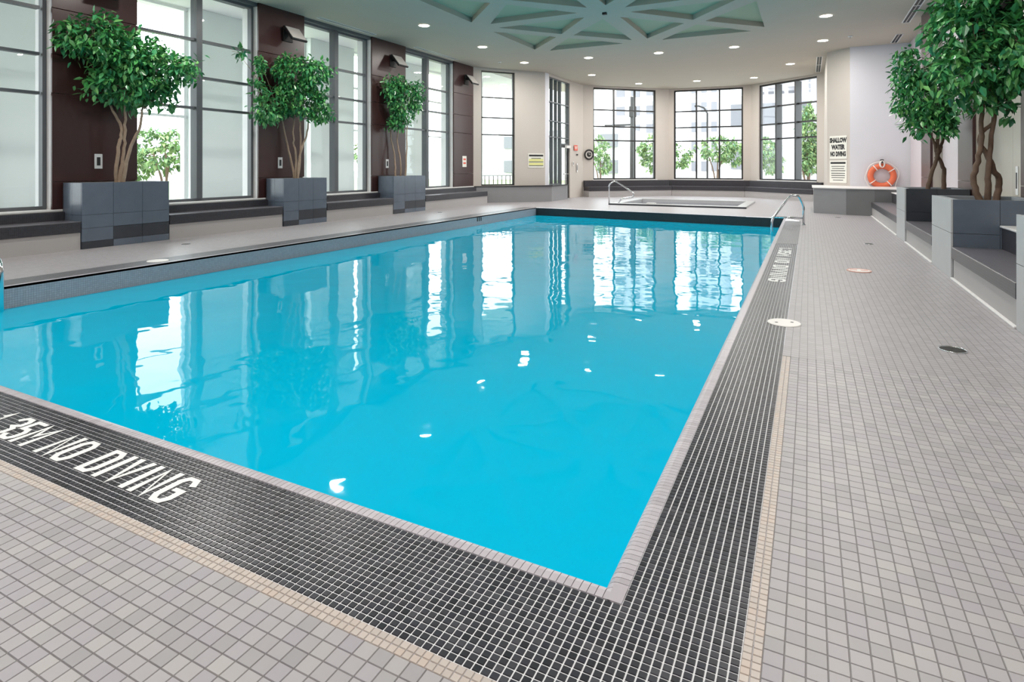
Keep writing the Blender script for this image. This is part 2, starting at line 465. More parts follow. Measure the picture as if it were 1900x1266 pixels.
single_tiles('mosaic_tile', near, TZ, 0, 'mosaic', border)
tile_field('mosaic_field', rest, TZ, 0, 'mosaic', border)
MB().box(BX0 - .36, BX0, 16.28, 16.31, -.004, .004).build('end_strip', 'white_trim', border)

# ================================================================== POOL
pool = empty('pool_basin', kind='structure', label='rectangular swimming pool basin painted turquoise')
PD = -1.6
def quad(mbx, a, b, c, d): mbx.add([a, b, c, d], [(0, 1, 2, 3)])
c4 = [(PX0, PY0), (PX1, PY0), (PX1, PYR), (PX0, PYL)]
mb = MB()
mb.add([(x, y, PD) for x, y in c4], [(0, 1, 2, 3)])
for (a, b) in ((0, 1), (1, 2), (2, 3), (3, 0)):
    quad(mb, (*c4[b], PD), (*c4[a], PD), (*c4[a], WATER_Z + .0), (*c4[b], WATER_Z + .0))
mb.build('basin_shell', 'pool_paint', pool)
mb = MB()
quad(mb, (PX0, PYL, WATER_Z), (PX0, PY0, WATER_Z), (PX0, PY0, 0), (PX0, PYL, 0))
quad(mb, (PX1, PY0, WATER_Z), (PX1, PYR, WATER_Z), (PX1, PYR, -.0), (PX1, PY0, -.0))
mb.build('waterline_tile_band', 'mosaic_wall_y', pool)
mb = MB()
quad(mb, (PX1, PYR, WATER_Z), (PX0, PYL, WATER_Z), (PX0, PYL, -.002), (PX1, PYR, -.002))
quad(mb, (PX0, PY0, WATER_Z), (PX1, PY0, WATER_Z), (PX1, PY0, -.02), (PX0, PY0, -.02))
mb.build('end_tile_band', 'mosaic_wall_x', pool)
MB().box(-5.7, -4.9, 14.4, 15.4, PD, PD + .03).build('floor_drain', 'frame_grey', pool)
MB().add([(x, y, WATER_Z) for x, y in c4], [(0, 1, 2, 3)]).build('pool_water', 'water', kind='stuff', label='still turquoise water filling the swimming pool', cat='water')

# bullnose coping pieces
cop = empty('pool_coping', kind='structure', label='pale grey rounded coping edge of the pool')
def coping_profile(L):
    w = CO_Y - PY0                          # negative: extends into the pool by -w
    d = -w; r = .04
    pr = [(0, -.02), (0, 0), (d - r, 0)] + [(d - r + r * math.sin(a), -r + r * math.cos(a)) for a in (.4, .8, 1.2, 1.57)] + [(d, -.09), (0, -.09)]
    n = len(pr)
    vs = [(0 + .0012, p[0], p[1]) for p in pr] + [(L - .0012, p[0], p[1]) for p in pr]
    return MB().add(vs, [tuple(range(n - 1, -1, -1)), tuple(range(n, 2 * n))] + [(i, (i + 1) % n, n + (i + 1) % n, n + i) for i in range(n)])
cm = coping_profile(.0262); cme = cm.mesh('coping_piece'); cme.materials.append(M['coping'])
for f in cme.polygons: f.use_smooth = False
spots = []
for i in range(0, 290): spots.append((PX1 + .01 - (i + 1) * .0262, CO_Y, 0.0))
for i in range(0, 590): spots.append((CO_X, PY0 - .04 + i * .0262, math.pi / 2))
vis = [(proj(x, y, 0)[2] if -50 < proj(x, y, 0)[0] < 1950 else 1e5) for x, y, a in spots]
order = np.argsort(vis, kind='stable')
for i in order[:280]:
    x, y, a = spots[i]
    o = bpy.data.objects.new('coping_piece', cme); COL.objects.link(o); o.parent = cop
    o.location = (x, y, .002); o.rotation_euler = (0, 0, a)
rest = MB()
for i in order[280:]:
    x, y, a = spots[i]; c, s = math.cos(a), math.sin(a)
    rest.add([(x + p[0] * c - p[1] * s, y + p[0] * s + p[1] * c, p[2] + .002) for p in cm.v], cm.f)
rest.build('coping_run', 'coping', cop, kind='stuff')
MB().box(PX1 - .0, CO_X, CO_Y, PY0, -.06, .0025).build('corner_piece', 'coping', cop)
MB().bbox(PX0 - .05, PX0, CO_Y, PYL, -.03, .004, .003).build('side_coping', 'coping', cop)

# ================================================================== SPA
spa = empty('hot_tub', kind=None, label='sunken hot tub with pale rim in front of the bay windows', cat='hot tub')
x0, x1, y0, y1 = SPA
mb = MB()
for a, b, c, d in ((x0, x1, y0, y0 + .3), (x0, x1, y1 - .3, y1), (x0, x0 + .3, y0 + .3, y1 - .3), (x1 - .3, x1, y0 + .3, y1 - .3)):
    mb.bbox(a, b, c, d, -.05, .06, .01)
mb.build('rim', 'slate_pale', spa)
mb = MB(); i = .3
mb.add([(x0 + i, y0 + i, -.9), (x1 - i, y0 + i, -.9), (x1 - i, y1 - i, -.9), (x0 + i, y1 - i, -.9), (x0 + i, y0 + i, .0), (x1 - i, y0 + i, 0), (x1 - i, y1 - i, 0), (x0 + i, y1 - i, 0)],
       [(0, 1, 2, 3), (1, 0, 4, 5), (2, 1, 5, 6), (3, 2, 6, 7), (0, 3, 7, 4)])
mb.build('tub_shell', 'spa_tile', spa)
MB().box(x0 - .02, x1 + .02, y0 - .06, y0 - .001, 0.001, .05).build('front_step', 'slate_dark', spa)
MB().add([(x0 + .3, y0 + .3, -.06), (x1 - .3, y0 + .3, -.06), (x1 - .3, y1 - .3, -.06), (x0 + .3, y1 - .3, -.06)], [(0, 1, 2, 3)]).build('tub_water', 'spa_water', spa)
MB().box(-5.05, -4.75, 20.42, 20.62, .06, .1).build('skimmer_box', 'white_trim', spa)

# ================================================================== CEILING with triangular coffers
OUT = [(LX - .6, -4.2), (RX + .2, -4.2), (RX + .2, 21.2), (1.16, 21.2), (.55, 21.83), (.6, 26.45), (-2.3, 29.0), (-6.05, 28.75), (-9.35, 25.5), (-9.4, 21.4), (LX - .6, 18.6)]
tris = []
for cx0, cx1 in ((-7.8, -4.65), (-4.2, -1.05)):
    for cy0, cy1 in ((2.23, 5.7), (6.13, 9.6), (10.05, 13.5), (13.97, 17.45)):
        mx_, my_ = (cx0 + cx1) / 2, (cy0 + cy1) / 2; e, a = .36, .27
        tris.append([(cx0 + e, cy0), (cx1 - e, cy0), (mx_, my_ - a)])
        tris.append([(cx0 + e, cy1), (mx_, my_ + a), (cx1 - e, cy1)][::1])
        tris.append([(cx0, cy0 + e), (mx_ - a, my_), (cx0, cy1 - e)])
        tris.append([(cx1, cy0 + e), (cx1, cy1 - e), (mx_ + a, my_)])
pts = [Vector(p) for p in OUT]; edges = [(i, (i + 1) % len(OUT)) for i in range(len(OUT))]
for t in tris:
    k = len(pts); pts += [Vector(p) for p in t]; edges += [(k, k + 1), (k + 1, k + 2), (k + 2, k)]
res = delaunay_2d_cdt(pts, edges, [], 1, 1e-5)
vv, ff = res[0], res[2]
def in_tri(p, t):
    s = [(t[(i + 1) % 3][0] - t[i][0]) * (p[1] - t[i][1]) - (t[(i + 1) % 3][1] - t[i][1]) * (p[0] - t[i][0]) for i in range(3)]
    return all(q > 0 for q in s) or all(q < 0 for q in s)
fl = []
for f in ff:
    c = sum((vv[i] for i in f), Vector((0, 0))) / len(f)
    if not any(in_tri(c, t) for t in tris): fl.append(tuple(reversed(f)))
ceil = empty('ceiling', kind='structure', label='pale plaster ceiling with recessed triangular coffers')
MB().add([(p[0], p[1], CEIL) for p in vv], fl).build('ceiling_plane', 'ceiling', ceil)
DEP = .13
for t in tris:
    area = sum(t[i][0] * t[(i + 1) % 3][1] - t[(i + 1) % 3][0] * t[i][1] for i in range(3))
    t = t if area > 0 else t[::-1]
    mb = MB()
    mb.add([(x, y, CEIL + DEP) for x, y in t], [(2, 1, 0)])
    mb.build('coffer_panel', 'coffer', ceil)
    mb = MB()
    for i in range(3):
        a, b = t[i], t[(i + 1) % 3]
        quad(mb, (*a, CEIL), (*b, CEIL), (*b, CEIL + DEP), (*a, CEIL + DEP))
    mb.build('coffer_side', 'ceiling', ceil)
MB().box(LX - .8, RX + .4, -4.4, 29.5, CEIL + .3, CEIL + .45).build('roof_slab', 'ceiling', ceil)
MB().box(-4.47, -4.37, 13.72, 13.8, CEIL - .05, CEIL).build('hub_boss', 'black', ceil)  # black block painted in for the dark hole at the coffer hub

# ---- recessed downlights
LIGHTS = [(-9.08, 12.84), (-9.08, 15.96), (-9.1, 19.03), (-6.73, 19.17), (-7.87, 22.82), (-6.8, 26.12), (-4.39, 19.39), (-4.33, 26.45), (-2.07, 19.5),
          (-2.04, 26.57), (-.59, 23.62), (.39, 16.5), (.38, 19.69)]
HID = [(-9.08, 9.7), (-9.08, 6.5), (-9.08, 3.3), (.39, 13.3), (.39, 10.1), (.39, 6.9), (.39, 3.7), (.39, .5), (-4.4, 1.2), (-2.0, .6), (-6.8, .6)]  # unseen downlights added to help light the room
ring = MB()
n = 28
for a, b, za, zb in ((.14, .18, -.004, -.004), (.18, .18, -.004, .0), (.14, .13, -.004, .03)):
    vs = [(a * math.cos(2 * math.pi * k / n), a * math.sin(2 * math.pi * k / n), za) for k in range(n)] + [(b * math.cos(2 * math.pi * k / n), b * math.sin(2 * math.pi * k / n), zb) for k in range(n)]
    ring.add(vs, [(k, (k + 1) % n, n + (k + 1) % n, n + k) for k in range(n)])
ring_me = ring.mesh('trim_ring'); ring_me.materials.append(M['lamp_ring'])
lens_me = MB().disc((0, 0, -.003), .145, .004, 28).mesh('lens'); lens_me.materials.append(M['lamp_lens'])
def downlight(x, y, lab):
    t = empty('downlight', (x, y, CEIL), label=lab, cat='downlight', group='recessed ceiling downlights')
    for nm, me in (('trim_ring', ring_me), ('lens', lens_me)):
        o = bpy.data.objects.new(nm, me); COL.objects.link(o); o.parent = t; o.location = (0, 0, -.006)
    ld = bpy.data.lights.new('downlight_lamp', 'AREA'); ld.shape = 'DISK'; ld.size = .28; ld.energy = LAMP_W; ld.color = (1, .96, .9)
    lo = bpy.data.objects.new('lamp', ld); COL.objects.link(lo); lo.parent = t; lo.location = (0, 0, -.03)
LLAB = ['recessed downlight nearest the second left pillar, left of the coffers', 'recessed downlight in front of the fourth left pillar', 'recessed downlight in front of the narrow angled window',
        'recessed downlight below the left half of the coffers', 'recessed downlight in front of the glass door', 'recessed downlight just in front of the left bay window',
        'recessed downlight below the centre of the coffers', 'recessed downlight just in front of the middle bay window', 'recessed downlight below the right half of the coffers',
        'recessed downlight just left of the right bay window', 'recessed downlight left of the slot vent by the right bay', 'recessed downlight at the top edge, right of the coffers', 'recessed downlight above the notices, second from the top right']
for (x, y), lb_ in zip(LIGHTS, LLAB): downlight(x, y, lb_)
HLAB = ['over the left deck between the first two planters', 'over the left deck by the nearest planter', 'over the left deck before the nearest planter', 'over the right deck by the farther tree',
        'over the right deck by the nearer tree', 'over the right deck before the nearer tree', 'over the right deck by the cut-off planter', 'over the near right corner of the deck', 'over the middle of the near pool edge',
        'over the near edge right of centre', 'over the near edge left of centre']
for (x, y), lb_ in zip(HID, HLAB): downlight(x, y, 'recessed downlight above the frame ' + lb_)
for (x, y), w in (((-9.84, 18.53), 'left window wall'), ((1.07, 19.39), 'white end wall')):
    t = empty('sprinkler_head', (x, y, CEIL), label='small pale sprinkler head on the ceiling near the ' + w, cat='sprinkler')
    MB().disc((0, 0, -.02), .06, .02, 16).build('plate', 'white_trim', t)
    MB().disc((0, 0, -.07), .02, .05, 10).build('nozzle', 'chrome', t)
# ---- slot diffusers
def slot(name, x, y0, y1, w, label, n):
    t = empty(name, (x, (y0 + y1) / 2, CEIL), label=label, cat='vent')
    L = y1 - y0
    mb = MB()
    for s in (-1, 1): mb.box(s * w / 2 - .012, s * w / 2 + .012, -L / 2, L / 2, -.012, 0)
    for s in (-1, 1): mb.box(-w / 2, w / 2, s * L / 2 - .012, s * L / 2 + .012, -.012, 0)
    mb.build('frame', 'white_trim', t)
    MB().box(-w / 2, w / 2, -L / 2, L / 2, -.004, -.001).build('slot_throat', 'black', t)
    for k in range(1, n): MB().box(-w / 2, w / 2, -L / 2 + L * k / n - .02, -L / 2 + L * k / n + .02, -.011, -.003).build('divider', 'white_trim', t)
    MB().box(-.01, .01, -L / 2, L / 2, -.01, -.003).build('vane', 'grey_plate', t)
slot('slot_vent', .34, 22.5, 26.1, .16, 'long slot vent in the ceiling beside the bay window', 2)
slot('slot_vent', 2.3, 19.7, 21.0, .16, 'short slot vent in the ceiling against the white end wall', 1)
slot('slot_vent', 2.25, 14.6, 18.2, .16, 'long slot vent in the ceiling above the right-hand trees', 2)
for a, b, w in ((6.9, 9.2, 'nearest pillar'), (10.95, 13.1, 'middle pillar'), (15.0, 17.4, 'farthest pillar')):
    slot('slot_vent', LX + .25, a, b, .12, 'pale slot vent above the left window beyond the ' + w, 1)

# ================================================================== LEFT WALL
wl = empty('wall_left', kind='structure', label='left wall of brown clad pillars between tall windows')
for y0, y1 in PILLARS:
    zz = [0] + [1.1] + BARS + [CEIL + .1]
    for a, b in zip(zz[:-1], zz[1:]):
        MB().bbox(LX - .05, LX, y0 + .002, y1 - .002, a + .004, b - .004, .004).build('cladding_panel', 'brown', wl)
    MB().box(LX - .55, LX - .05, y0 + .01, y1 - .01, 0, CEIL + .1).build('pillar_core', 'white_trim', wl)
MB().box(LX - .5, LX - .02, -4.2, 19.0, 0, .6).build('spandrel', 'bench_panel', wl)
MB().bbox(LX - .5, LX + .02, -4.2, 19.0, .6, .64, .008).build('sill', 'white_trim', wl)
MB().box(LX - .5, LX - .05, -4.2, 19.0, 5.02, CEIL + .2).build('header', 'frame_grey', wl)

def window(name, p0, p1, z0, z1, cols, bars, fm, label, fw=.05, fd=.1, mw=None, md=None, skip=(), open_cells=()):
    """frame, mullions, transoms and one pane per light, in the vertical plane p0-p1"""
    p0, p1 = Vector(p0), Vector(p1); d = p1 - p0; L = d.length
    t = empty(name, (p0.x, p0.y, 0), math.atan2(d.y, d.x), kind='structure', label=label)
    mw = mw or fw; md = md or fd
    mb = MB()
    mb.box(0, fw, -fd / 2, fd / 2, z0, z1); mb.box(L - fw, L, -fd / 2, fd / 2, z0, z1)
    mb.box(fw, L - fw, -fd / 2, fd / 2, z1 - fw, z1); mb.box(fw, L - fw, -fd / 2, fd / 2, z0, z0 + fw)
    mb.build('window_frame', fm, t)
    xs = [fw / 2] + list(cols) + [L - fw / 2]; zs = [z0 + fw / 2] + list(bars) + [z1 - fw / 2]
    for x in cols: MB().box(x - mw / 2, x + mw / 2, -md / 2, md / 2, z0 + fw, z1 - fw).build('mullion', fm, t)
    for z in bars:
        for a, b in zip(xs[:-1], xs[1:]):
            MB().box(a + mw / 2, b - mw / 2, -fd / 2, fd / 2, z - fw * .45, z + fw * .45).build('transom', fm, t)
    for i, (a, b) in enumerate(zip(xs[:-1], xs[1:])):
        for j, (c, e) in enumerate(zip(zs[:-1], zs[1:])):
            if (i, j) in open_cells: continue
            MB().box(a, b, -.006, .006, c, e).build('pane', 'glass', t)
    return t, L
GX = LX - .24
wn = 1
wlab = ['tall gridded window at the near end of the left wall', 'tall gridded window left of the first planter tree', 'tall gridded window between the first and second planter trees',
        'tall gridded window between the second and third planter trees', 'tall gridded window right of the third planter tree']
for k in range(len(PILLARS) - 1):
    a, b = PILLARS[k][1], PILLARS[k + 1][0]
    window('window_%d' % wn, (GX, a), (GX, b), .64, 5.03, [(b - a) / 2], BARS, 'frame_grey', wlab[k], fw=.055, fd=.12, mw=.13, md=.2); wn += 1
# angled wall with one window, then the wall with the glass door
wa = empty('wall_back_left', kind='structure', label='angled beige wall beside the glass door')
A, B = Vector(JUT[0]), Vector(JUT[1]); D = (B - A).normalized(); N = Vector((D.y, -D.x))
def wallseg(parent, a, b, z0, z1, m, name='wall_panel', th=.25):
    a, b = Vector(a), Vector(b); d = (b - a).normalized(); nn = Vector((-d.y, d.x))
    c, e = a + nn * th, b + nn * th
    MB().prism([a[:], b[:], e[:], c[:]], z0, z1).build(name, m, parent)
L = (B - A).length
w5a, w5b = A + D * .32, A + D * 1.72
wallseg(wa, A, w5a, 0, CEIL + .1, 'wall'); wallseg(wa, w5b, B, 0, CEIL + .1, 'wall')
wallseg(wa, w5a, w5b, 0, .64, 'wall', 'apron'); wallseg(wa, w5a, w5b, 5.0, CEIL + .1, 'wall', 'lintel')
q = Vector((-D.y, D.x)) * .12
window('window_%d' % wn, w5a + q, w5b + q, .64, 5.0, [], BARS, 'frame_black', 'narrow tall window in the angled beige wall left of the notice', fw=.05, fd=.1); wn += 1
# low tiled base in front of it
lb = empty('low_wall', kind='structure', label='low grey tiled base wall below the angled wall')
base = [(-10.85, 19.35), (-8.95, 21.2), (-9.05, 23.15), (-9.3, 23.15), (-9.3, 21.4), (-11.15, 19.05)]
MB().prism(base, 0, .6).build('base_block', 'block_grey', lb)
MB().prism([(-10.87, 19.3), (-8.9, 21.17), (-9.0, 23.15), (-9.32, 23.15), (-9.32, 21.4), (-11.17, 19.0)], .6, .63).build('capping', 'frame_black', lb)
# door wall x ~ -9.3
wd_ = empty('wall_side_left', kind='structure', label='beige wall holding the tall glass door')
DX = -9.3
wallseg(wd_, (DX - .02, 21.4), (DX, 21.75), 0, CEIL + .1, 'wall_white')
wallseg(wd_, (DX, 24.05), (BAY[0][0], BAY[0][1]), 0, CEIL + .1, 'wall')
wallseg(wd_, (DX, 21.75), (DX, 23.1), 0, .62, 'wall', 'apron')
wallseg(wd_, (DX, 21.75), (DX, 24.05), 5.0, CEIL + .1, 'wall', 'lintel')
window('window_%d' % wn, (DX - .1, 21.75), (DX - .1, 23.1), .62, 5.0, [.45, .9], BARS, 'frame_grey', 'tall gridded side light left of the glass door', fw=.05, fd=.14); wn += 1
window('window_%d' % wn, (DX - .1, 23.1), (DX - .1, 24.05), 2.3, 5.0, [], BARS, 'frame_grey', 'gridded transom light above the glass door', fw=.05, fd=.14); wn += 1
dr = empty('door_1', (DX - .08, 23.1, 0), math.pi / 2, kind='structure', label='glass door in a dark frame beside the bay')
mb = MB(); mb.box(.0, .1, -.04, .04, 0, 2.3); mb.box(.85, .95, -.04, .04, 0, 2.3); mb.box(.1, .85, -.04, .04, 2.18, 2.3); mb.box(.1, .85, -.04, .04, 0, .22)
mb.build('door_frame', 'frame_black', dr)
MB().box(.1, .85, -.008, .008, .22, 2.18).build('pane', 'glass', dr)
MB().bbox(.45, .9, -.14, -.04, 2.16, 2.28, .01).build('door_closer', 'white_trim', dr)
MB().tube([(.12, -.1, 1.05), (.85, -.1, 1.05)], .02, 8).build('push_bar', 'chrome', dr)

# ---- bay
wb = empty('wall_back', kind='structure', label='beige piers and lintels of the bay')
bay_lab = ['left bay window of twelve panes beside the wall clock', 'middle bay window of twelve panes facing the pool', 'right bay window of twelve panes beside the notices']
segs = [((.07, .84),), ((.03, .96),), ((.05, .93),)]
for k in range(3):
    a, b = Vector(BAY[k]), Vector(BAY[k + 1]); d = (b - a); f0, f1 = [(.115, .845), (.065, .91), (.12, .915)][k]
    p, q2 = a + d * f0, a + d * f1
    wallseg(wb, a, p, 0, CEIL + .1, 'wall'); wallseg(wb, q2, b, 0, CEIL + .1, 'wall')
    wallseg(wb, p, q2, 0, .74, 'wall', 'apron'); wallseg(wb, p, q2, 5.02, CEIL + .1, 'wall', 'lintel')
    nn = Vector((-d.y, d.x)).normalized()
    L = (q2 - p).length
    md = [.08, .08, .34][k]
    window('window_%d' % wn, p + nn * .12, q2 + nn * .12, .76, 5.02, [L / 3, 2 * L / 3], BARS, 'frame_black', bay_lab[k], fw=.07, fd=.1, md=md if k == 2 else None); wn += 1
    e0, e1 = a + d * (f0 - .01) - nn * .06, a + d * (f1 + .01) - nn * .06
    MB().prism([e0[:], e1[:], (e1 + nn * .2)[:], (e0 + nn * .2)[:]], .735, .77).build('sill', 'white_trim', wb)
wallseg(wb, BAY[3], (.55, 21.83), 0, CEIL + .1, 'wall', 'side_panel')
# pier with the notices and white end wall
wr0 = empty('wall_back_right', kind='structure', label='beige pier and white wall where the life ring hangs')
wallseg(wr0, (.55, 21.83), (1.16, 21.2), 0, CEIL + .1, 'wall', 'pier_face')
wallseg(wr0, (1.16, 21.2), (RX, 21.2), 0, CEIL + .1, 'wall_white')

# ---- right wall
wr = empty('wall_right', kind='structure', label='right wall of pale panels and brown pillars')
MB().box(RX, RX + .25, -4.2, 21.4, 0, CEIL + .1).build('wall_core', 'wall', wr)
RP = [(16.4, 17.6), (12.5, 13.6), (8.7, 9.95), (4.95, 6.2), (1.2, 2.4)]
edges_y = [21.1]
for y0, y1 in RP:
    zz = [0, 1.1] + BARS + [CEIL]
    for a, b in zip(zz[:-1], zz[1:]):
        MB().bbox(RX - .25, RX - .2, y0, y1, a + .004, b - .004, .004).build('cladding_panel', 'brown', wr)
    MB().box(RX - .2, RX, y0 + .01, y1 - .01, 0, CEIL).build('pillar_core', 'sheen_panel', wr)
for i, (a, b) in enumerate(((17.62, 21.1), (13.62, 16.38), (9.97, 12.48), (6.22, 8.68), (2.42, 4.93), (-4, 1.18))):
    zz = [.66] + BARS + [CEIL]
    for c, e in zip(zz[:-1], zz[1:]):
        n2 = 2
        for k in range(n2):
            MB().bbox(RX - .02, RX, a + (b - a) * k / n2 + .004, a + (b - a) * (k + 1) / n2 - .004, c + .003, e - .003, .003).build('wall_panel', 'pink_panel' if i in (0, 1) else 'sheen_panel', wr)
MB().box(RX - .27, RX - .02, -4, 18.85, .6, .66).build('ledge_strip', 'white_trim', wr)
wf = MB().box(LX - .6, RX + .4, -4.4, -4.2, -.2, CEIL + .2).build('wall_front', 'wall', kind='structure', label='plain beige wall behind the viewer')

# ================================================================== BENCHES
def bench_left(y0, y1, label, x0=-10.6, seat=.455, panel=.28, back_x=-11.14, top=.6, m1='bench_dark'):
    t = empty('tiled_bench', (x0, (y0 + y1) / 2, 0), label=label, cat='bench'); L = (y1 - y0) / 2
    MB().box(-.3, -.02, -L, L, 0.0, panel).build('front_panel', 'bench_panel', t)
    MB().bbox(back_x - x0 + .0, 0, -L, L, panel, seat, .006).build('seat', m1, t)
    MB().box(back_x - x0 + .05, -.012, -L, L, seat, seat + .003).build('seat_tiles', 'bench_seat', t)
    MB().box(back_x - x0 - .03, back_x - x0 + .05, -L, L, seat + .003, top).build('backrest', m1, t)
bench_left(2.0, 5.4, 'dark tiled bench along the window left of the first planter')
bench_left(6.9, 9.53, 'dark tiled bench between the first and second left-hand planters')
bench_left(10.9, 13.5, 'dark tiled bench between the second and third left-hand planters')
bench_left(15.08, 19.02, 'dark tiled bench running from the third left-hand planter to the low wall')

def bench_right(y0, y1, label):
    t = empty('tiled_bench', (1.54, (y0 + y1) / 2, 0), label=label, cat='bench'); L = (y1 - y0) / 2
    MB().box(.02, .5, -L, L, 0, .245).build('front_panel', 'bench_panel', t)
    MB().bbox(0, .62, -L, L, .245, .385, .006).build('seat', 'bench_dark', t)
    MB().box(.012, .48, -L, L, .385, .388).build('seat_tiles', 'bench_seat', t)
    MB().box(.48, .62, -L, L, .388, .64).build('backrest', 'bench_dark', t)
    MB().bbox(.46, .93, -L, L, .64, .665, .006).build('ledge', 'white_trim', t)
    MB().bbox(-.012, .02, -L, L, 0.0, .02, .004).build('toe_strip', 'white_trim', t)
bench_right(13.68, 18.85, 'grey tiled bench between the far right planter and the corner block')
bench_right(10.0, 12.54, 'grey tiled bench between the two right-hand tree planters')
bench_right(6.26, 8.72, 'grey tiled bench in front of the nearer right-hand tree planter')

# corner block on the right, below the notices
cb = empty('corner_block', kind='structure', label='low grey tiled block below the notices and life ring')
pc = [(.14, 19.45), (.95, 19.05), (.95, 21.4), (.6, 21.8), (.14, 21.8)]
MB().prism(pc, 0, .73).build('stone_panel', 'block_grey', cb)
MB().prism([(.95, 19.05), (1.62, 18.88), (RX, 18.88), (RX, 21.2), (1.2, 21.2), (.95, 21.4)], 0, .72).build('stone_panel', 'block_dark', cb)
MB().prism([(.1, 19.42), (.95, 19.0), (1.64, 18.85), (RX, 18.86), (RX, 21.2), (1.15, 21.2), (.55, 21.82), (.1, 21.82)], .73, .755).build('capping', 'white_trim', cb)

# bay bench in three straight lengths
def offs(poly, d):
    out = []
    P = [Vector(p) for p in poly]
    for i, p in enumerate(P):
        ns = []
        for a, b in ((i - 1, i), (i, i + 1)):
            if 0 <= a and b < len(P):
                e = (P[b] - P[a]).normalized(); ns.append(Vector((e.y, -e.x)))
        n = sum(ns, Vector((0, 0))).normalized()
        out.append(p + n * d / max(.3, n.dot(ns[0])))
    return out
BW = [Vector(p) for p in BAY]
f1, f2 = offs(BAY, .06), offs(BAY, .62)
f3 = offs(BAY, .6)
labs = ['dark tiled bench below the left bay window', 'dark tiled bench below the middle bay window', 'dark tiled bench below the right bay window']
for k in range(3):
    t = empty('bay_bench', label=labs[k], cat='bench')
    e = .01
    def quadp(a, b, s0=0, s1=1): return [a[k].lerp(a[k + 1], s0 + .002), a[k].lerp(a[k + 1], s1 - .002), b[k].lerp(b[k + 1], s1 - .002), b[k].lerp(b[k + 1], s0 + .002)]
    MB().prism([p[:] for p in quadp(f3, f1)], 0, .27).build('front_panel', 'bench_panel', t)
    MB().prism([p[:] for p in quadp(f2, f1)], .27, .45).build('seat', 'bench_dark_x', t)
    MB().prism([p[:] for p in quadp(offs(BAY, .605), offs(BAY, .17))], .45, .453).build('seat_tiles', 'bench_seat', t)
    f4 = offs(BAY, .16); f5 = offs(BAY, .02)
    MB().prism([p[:] for p in quadp(f4, f5)], .45, .73).build('backrest', 'bench_dark_x', t)

# ================================================================== PLANTERS
def planter(x0, x1, y0, y1, H, label, front, m_front, m_side, rows, cols_f, name='planter_box'):
    """front = 'x1' or 'x0': side towards the pool; slabs proud of a mortar core"""
    t = empty(name, ((x0 + x1) / 2, (y0 + y1) / 2, 0), label=label, cat='planter')
    hx, hy = (x1 - x0) / 2, (y1 - y0) / 2; th = .02
    mb = MB()
    for a, b, c, d in ((-hx + th, hx - th, -hy + th, -hy + .09), (-hx + th, hx - th, hy - .09, hy - th), (-hx + th, -hx + .09, -hy + .09, hy - .09), (hx - .09, hx - th, -hy + .09, hy - .09)):
        mb.box(a, b, c, d, 0, H - .005)
    mb.build('core', 'slate_joint', t)
    zs = [0] + rows + [H]
    sx = 1 if front == 'x1' else -1
    for r, (za, zb) in enumerate(zip(zs[:-1], zs[1:])):
        for s in (1, -1):                   # long faces towards and away from the pool
            n2 = cols_f if s == sx else 1
            for k in range(n2):
                ya, yb = -hy + 2 * hy * k / n2, -hy + 2 * hy * (k + 1) / n2
                a, b = (hx - th, hx) if s > 0 else (-hx, -hx + th)
                MB().box(a, b, ya + .0025, yb - .0025, za + .0025, zb - .0025).build('stone_slab', ('slate_dark' if (r, k) in ((1, 1), (1, 2), (0, 0)) and n2 > 1 else m_front) if s == sx else 'slate_dark', t)
        for s in (1, -1):
            for k in range(2):
                xa, xb = -hx + th + (2 * hx - 2 * th) * k / 2, -hx + th + (2 * hx - 2 * th) * (k + 1) / 2
                a, b = (hy - th, hy) if s > 0 else (-hy, -hy + th)
                MB().box(xa + .0025, xb - .0025, a, b, za + .0025, zb - .0025).build('stone_slab', m_side, t)
    MB().box(-hx + .09, hx - .09, -hy + .09, hy - .09, 0, H - .06).build('soil', 'soil', t)
    return t
LP = [(5.41, 6.88), (9.55, 10.88), (13.5, 15.06)]
for (a, b), w in zip(LP, ('nearest', 'middle', 'farthest')):
    planter(-11.17, -10.6 + .0, a, b, 1.09, 'blue-grey slate planter box holding the %s left-hand tree' % w, 'x1', 'slate', 'slate', [.12, .34, .56], 3)
planter(1.54, 2.48, 12.56, 13.66, .965, 'pale fronted slate planter box holding the farther right-hand tree', 'x0', 'slate_pale', 'slate_dark', [.55], 1)
planter(1.54, 2.48, 8.74, 9.98, .96, 'pale fronted slate planter box holding the nearer right-hand tree', 'x0', 'slate_pale', 'slate', [.55], 1)
planter(1.54, 2.48, 5.0, 6.24, .96, 'pale fronted planter box cut by the right edge of the photo', 'x0', 'slate_pale', 'slate', [.55], 1)

# ================================================================== TREES
CR = Vector((math.cos(YAW), math.sin(YAW), 0)); CD = Vector((-math.sin(YAW), math.cos(YAW), 0))
leaf_me = MB().add([(0, 0, 0), (.35, .25, .03), (1, 0, -.14), (.35, -.25, .03), (.4, 0, -.05), (.75, .15, -.05), (.75, -.15, -.05)],
                   [(0, 4, 1), (4, 5, 1), (4, 2, 5), (0, 3, 4), (4, 3, 6), (4, 6, 2)]).mesh('leaf')
leaf_me.materials.append(M['leaf'])
LV = np.array([v.co[:] for v in leaf_me.vertices]); LF = [tuple(p.vertices) for p in leaf_me.polygons]

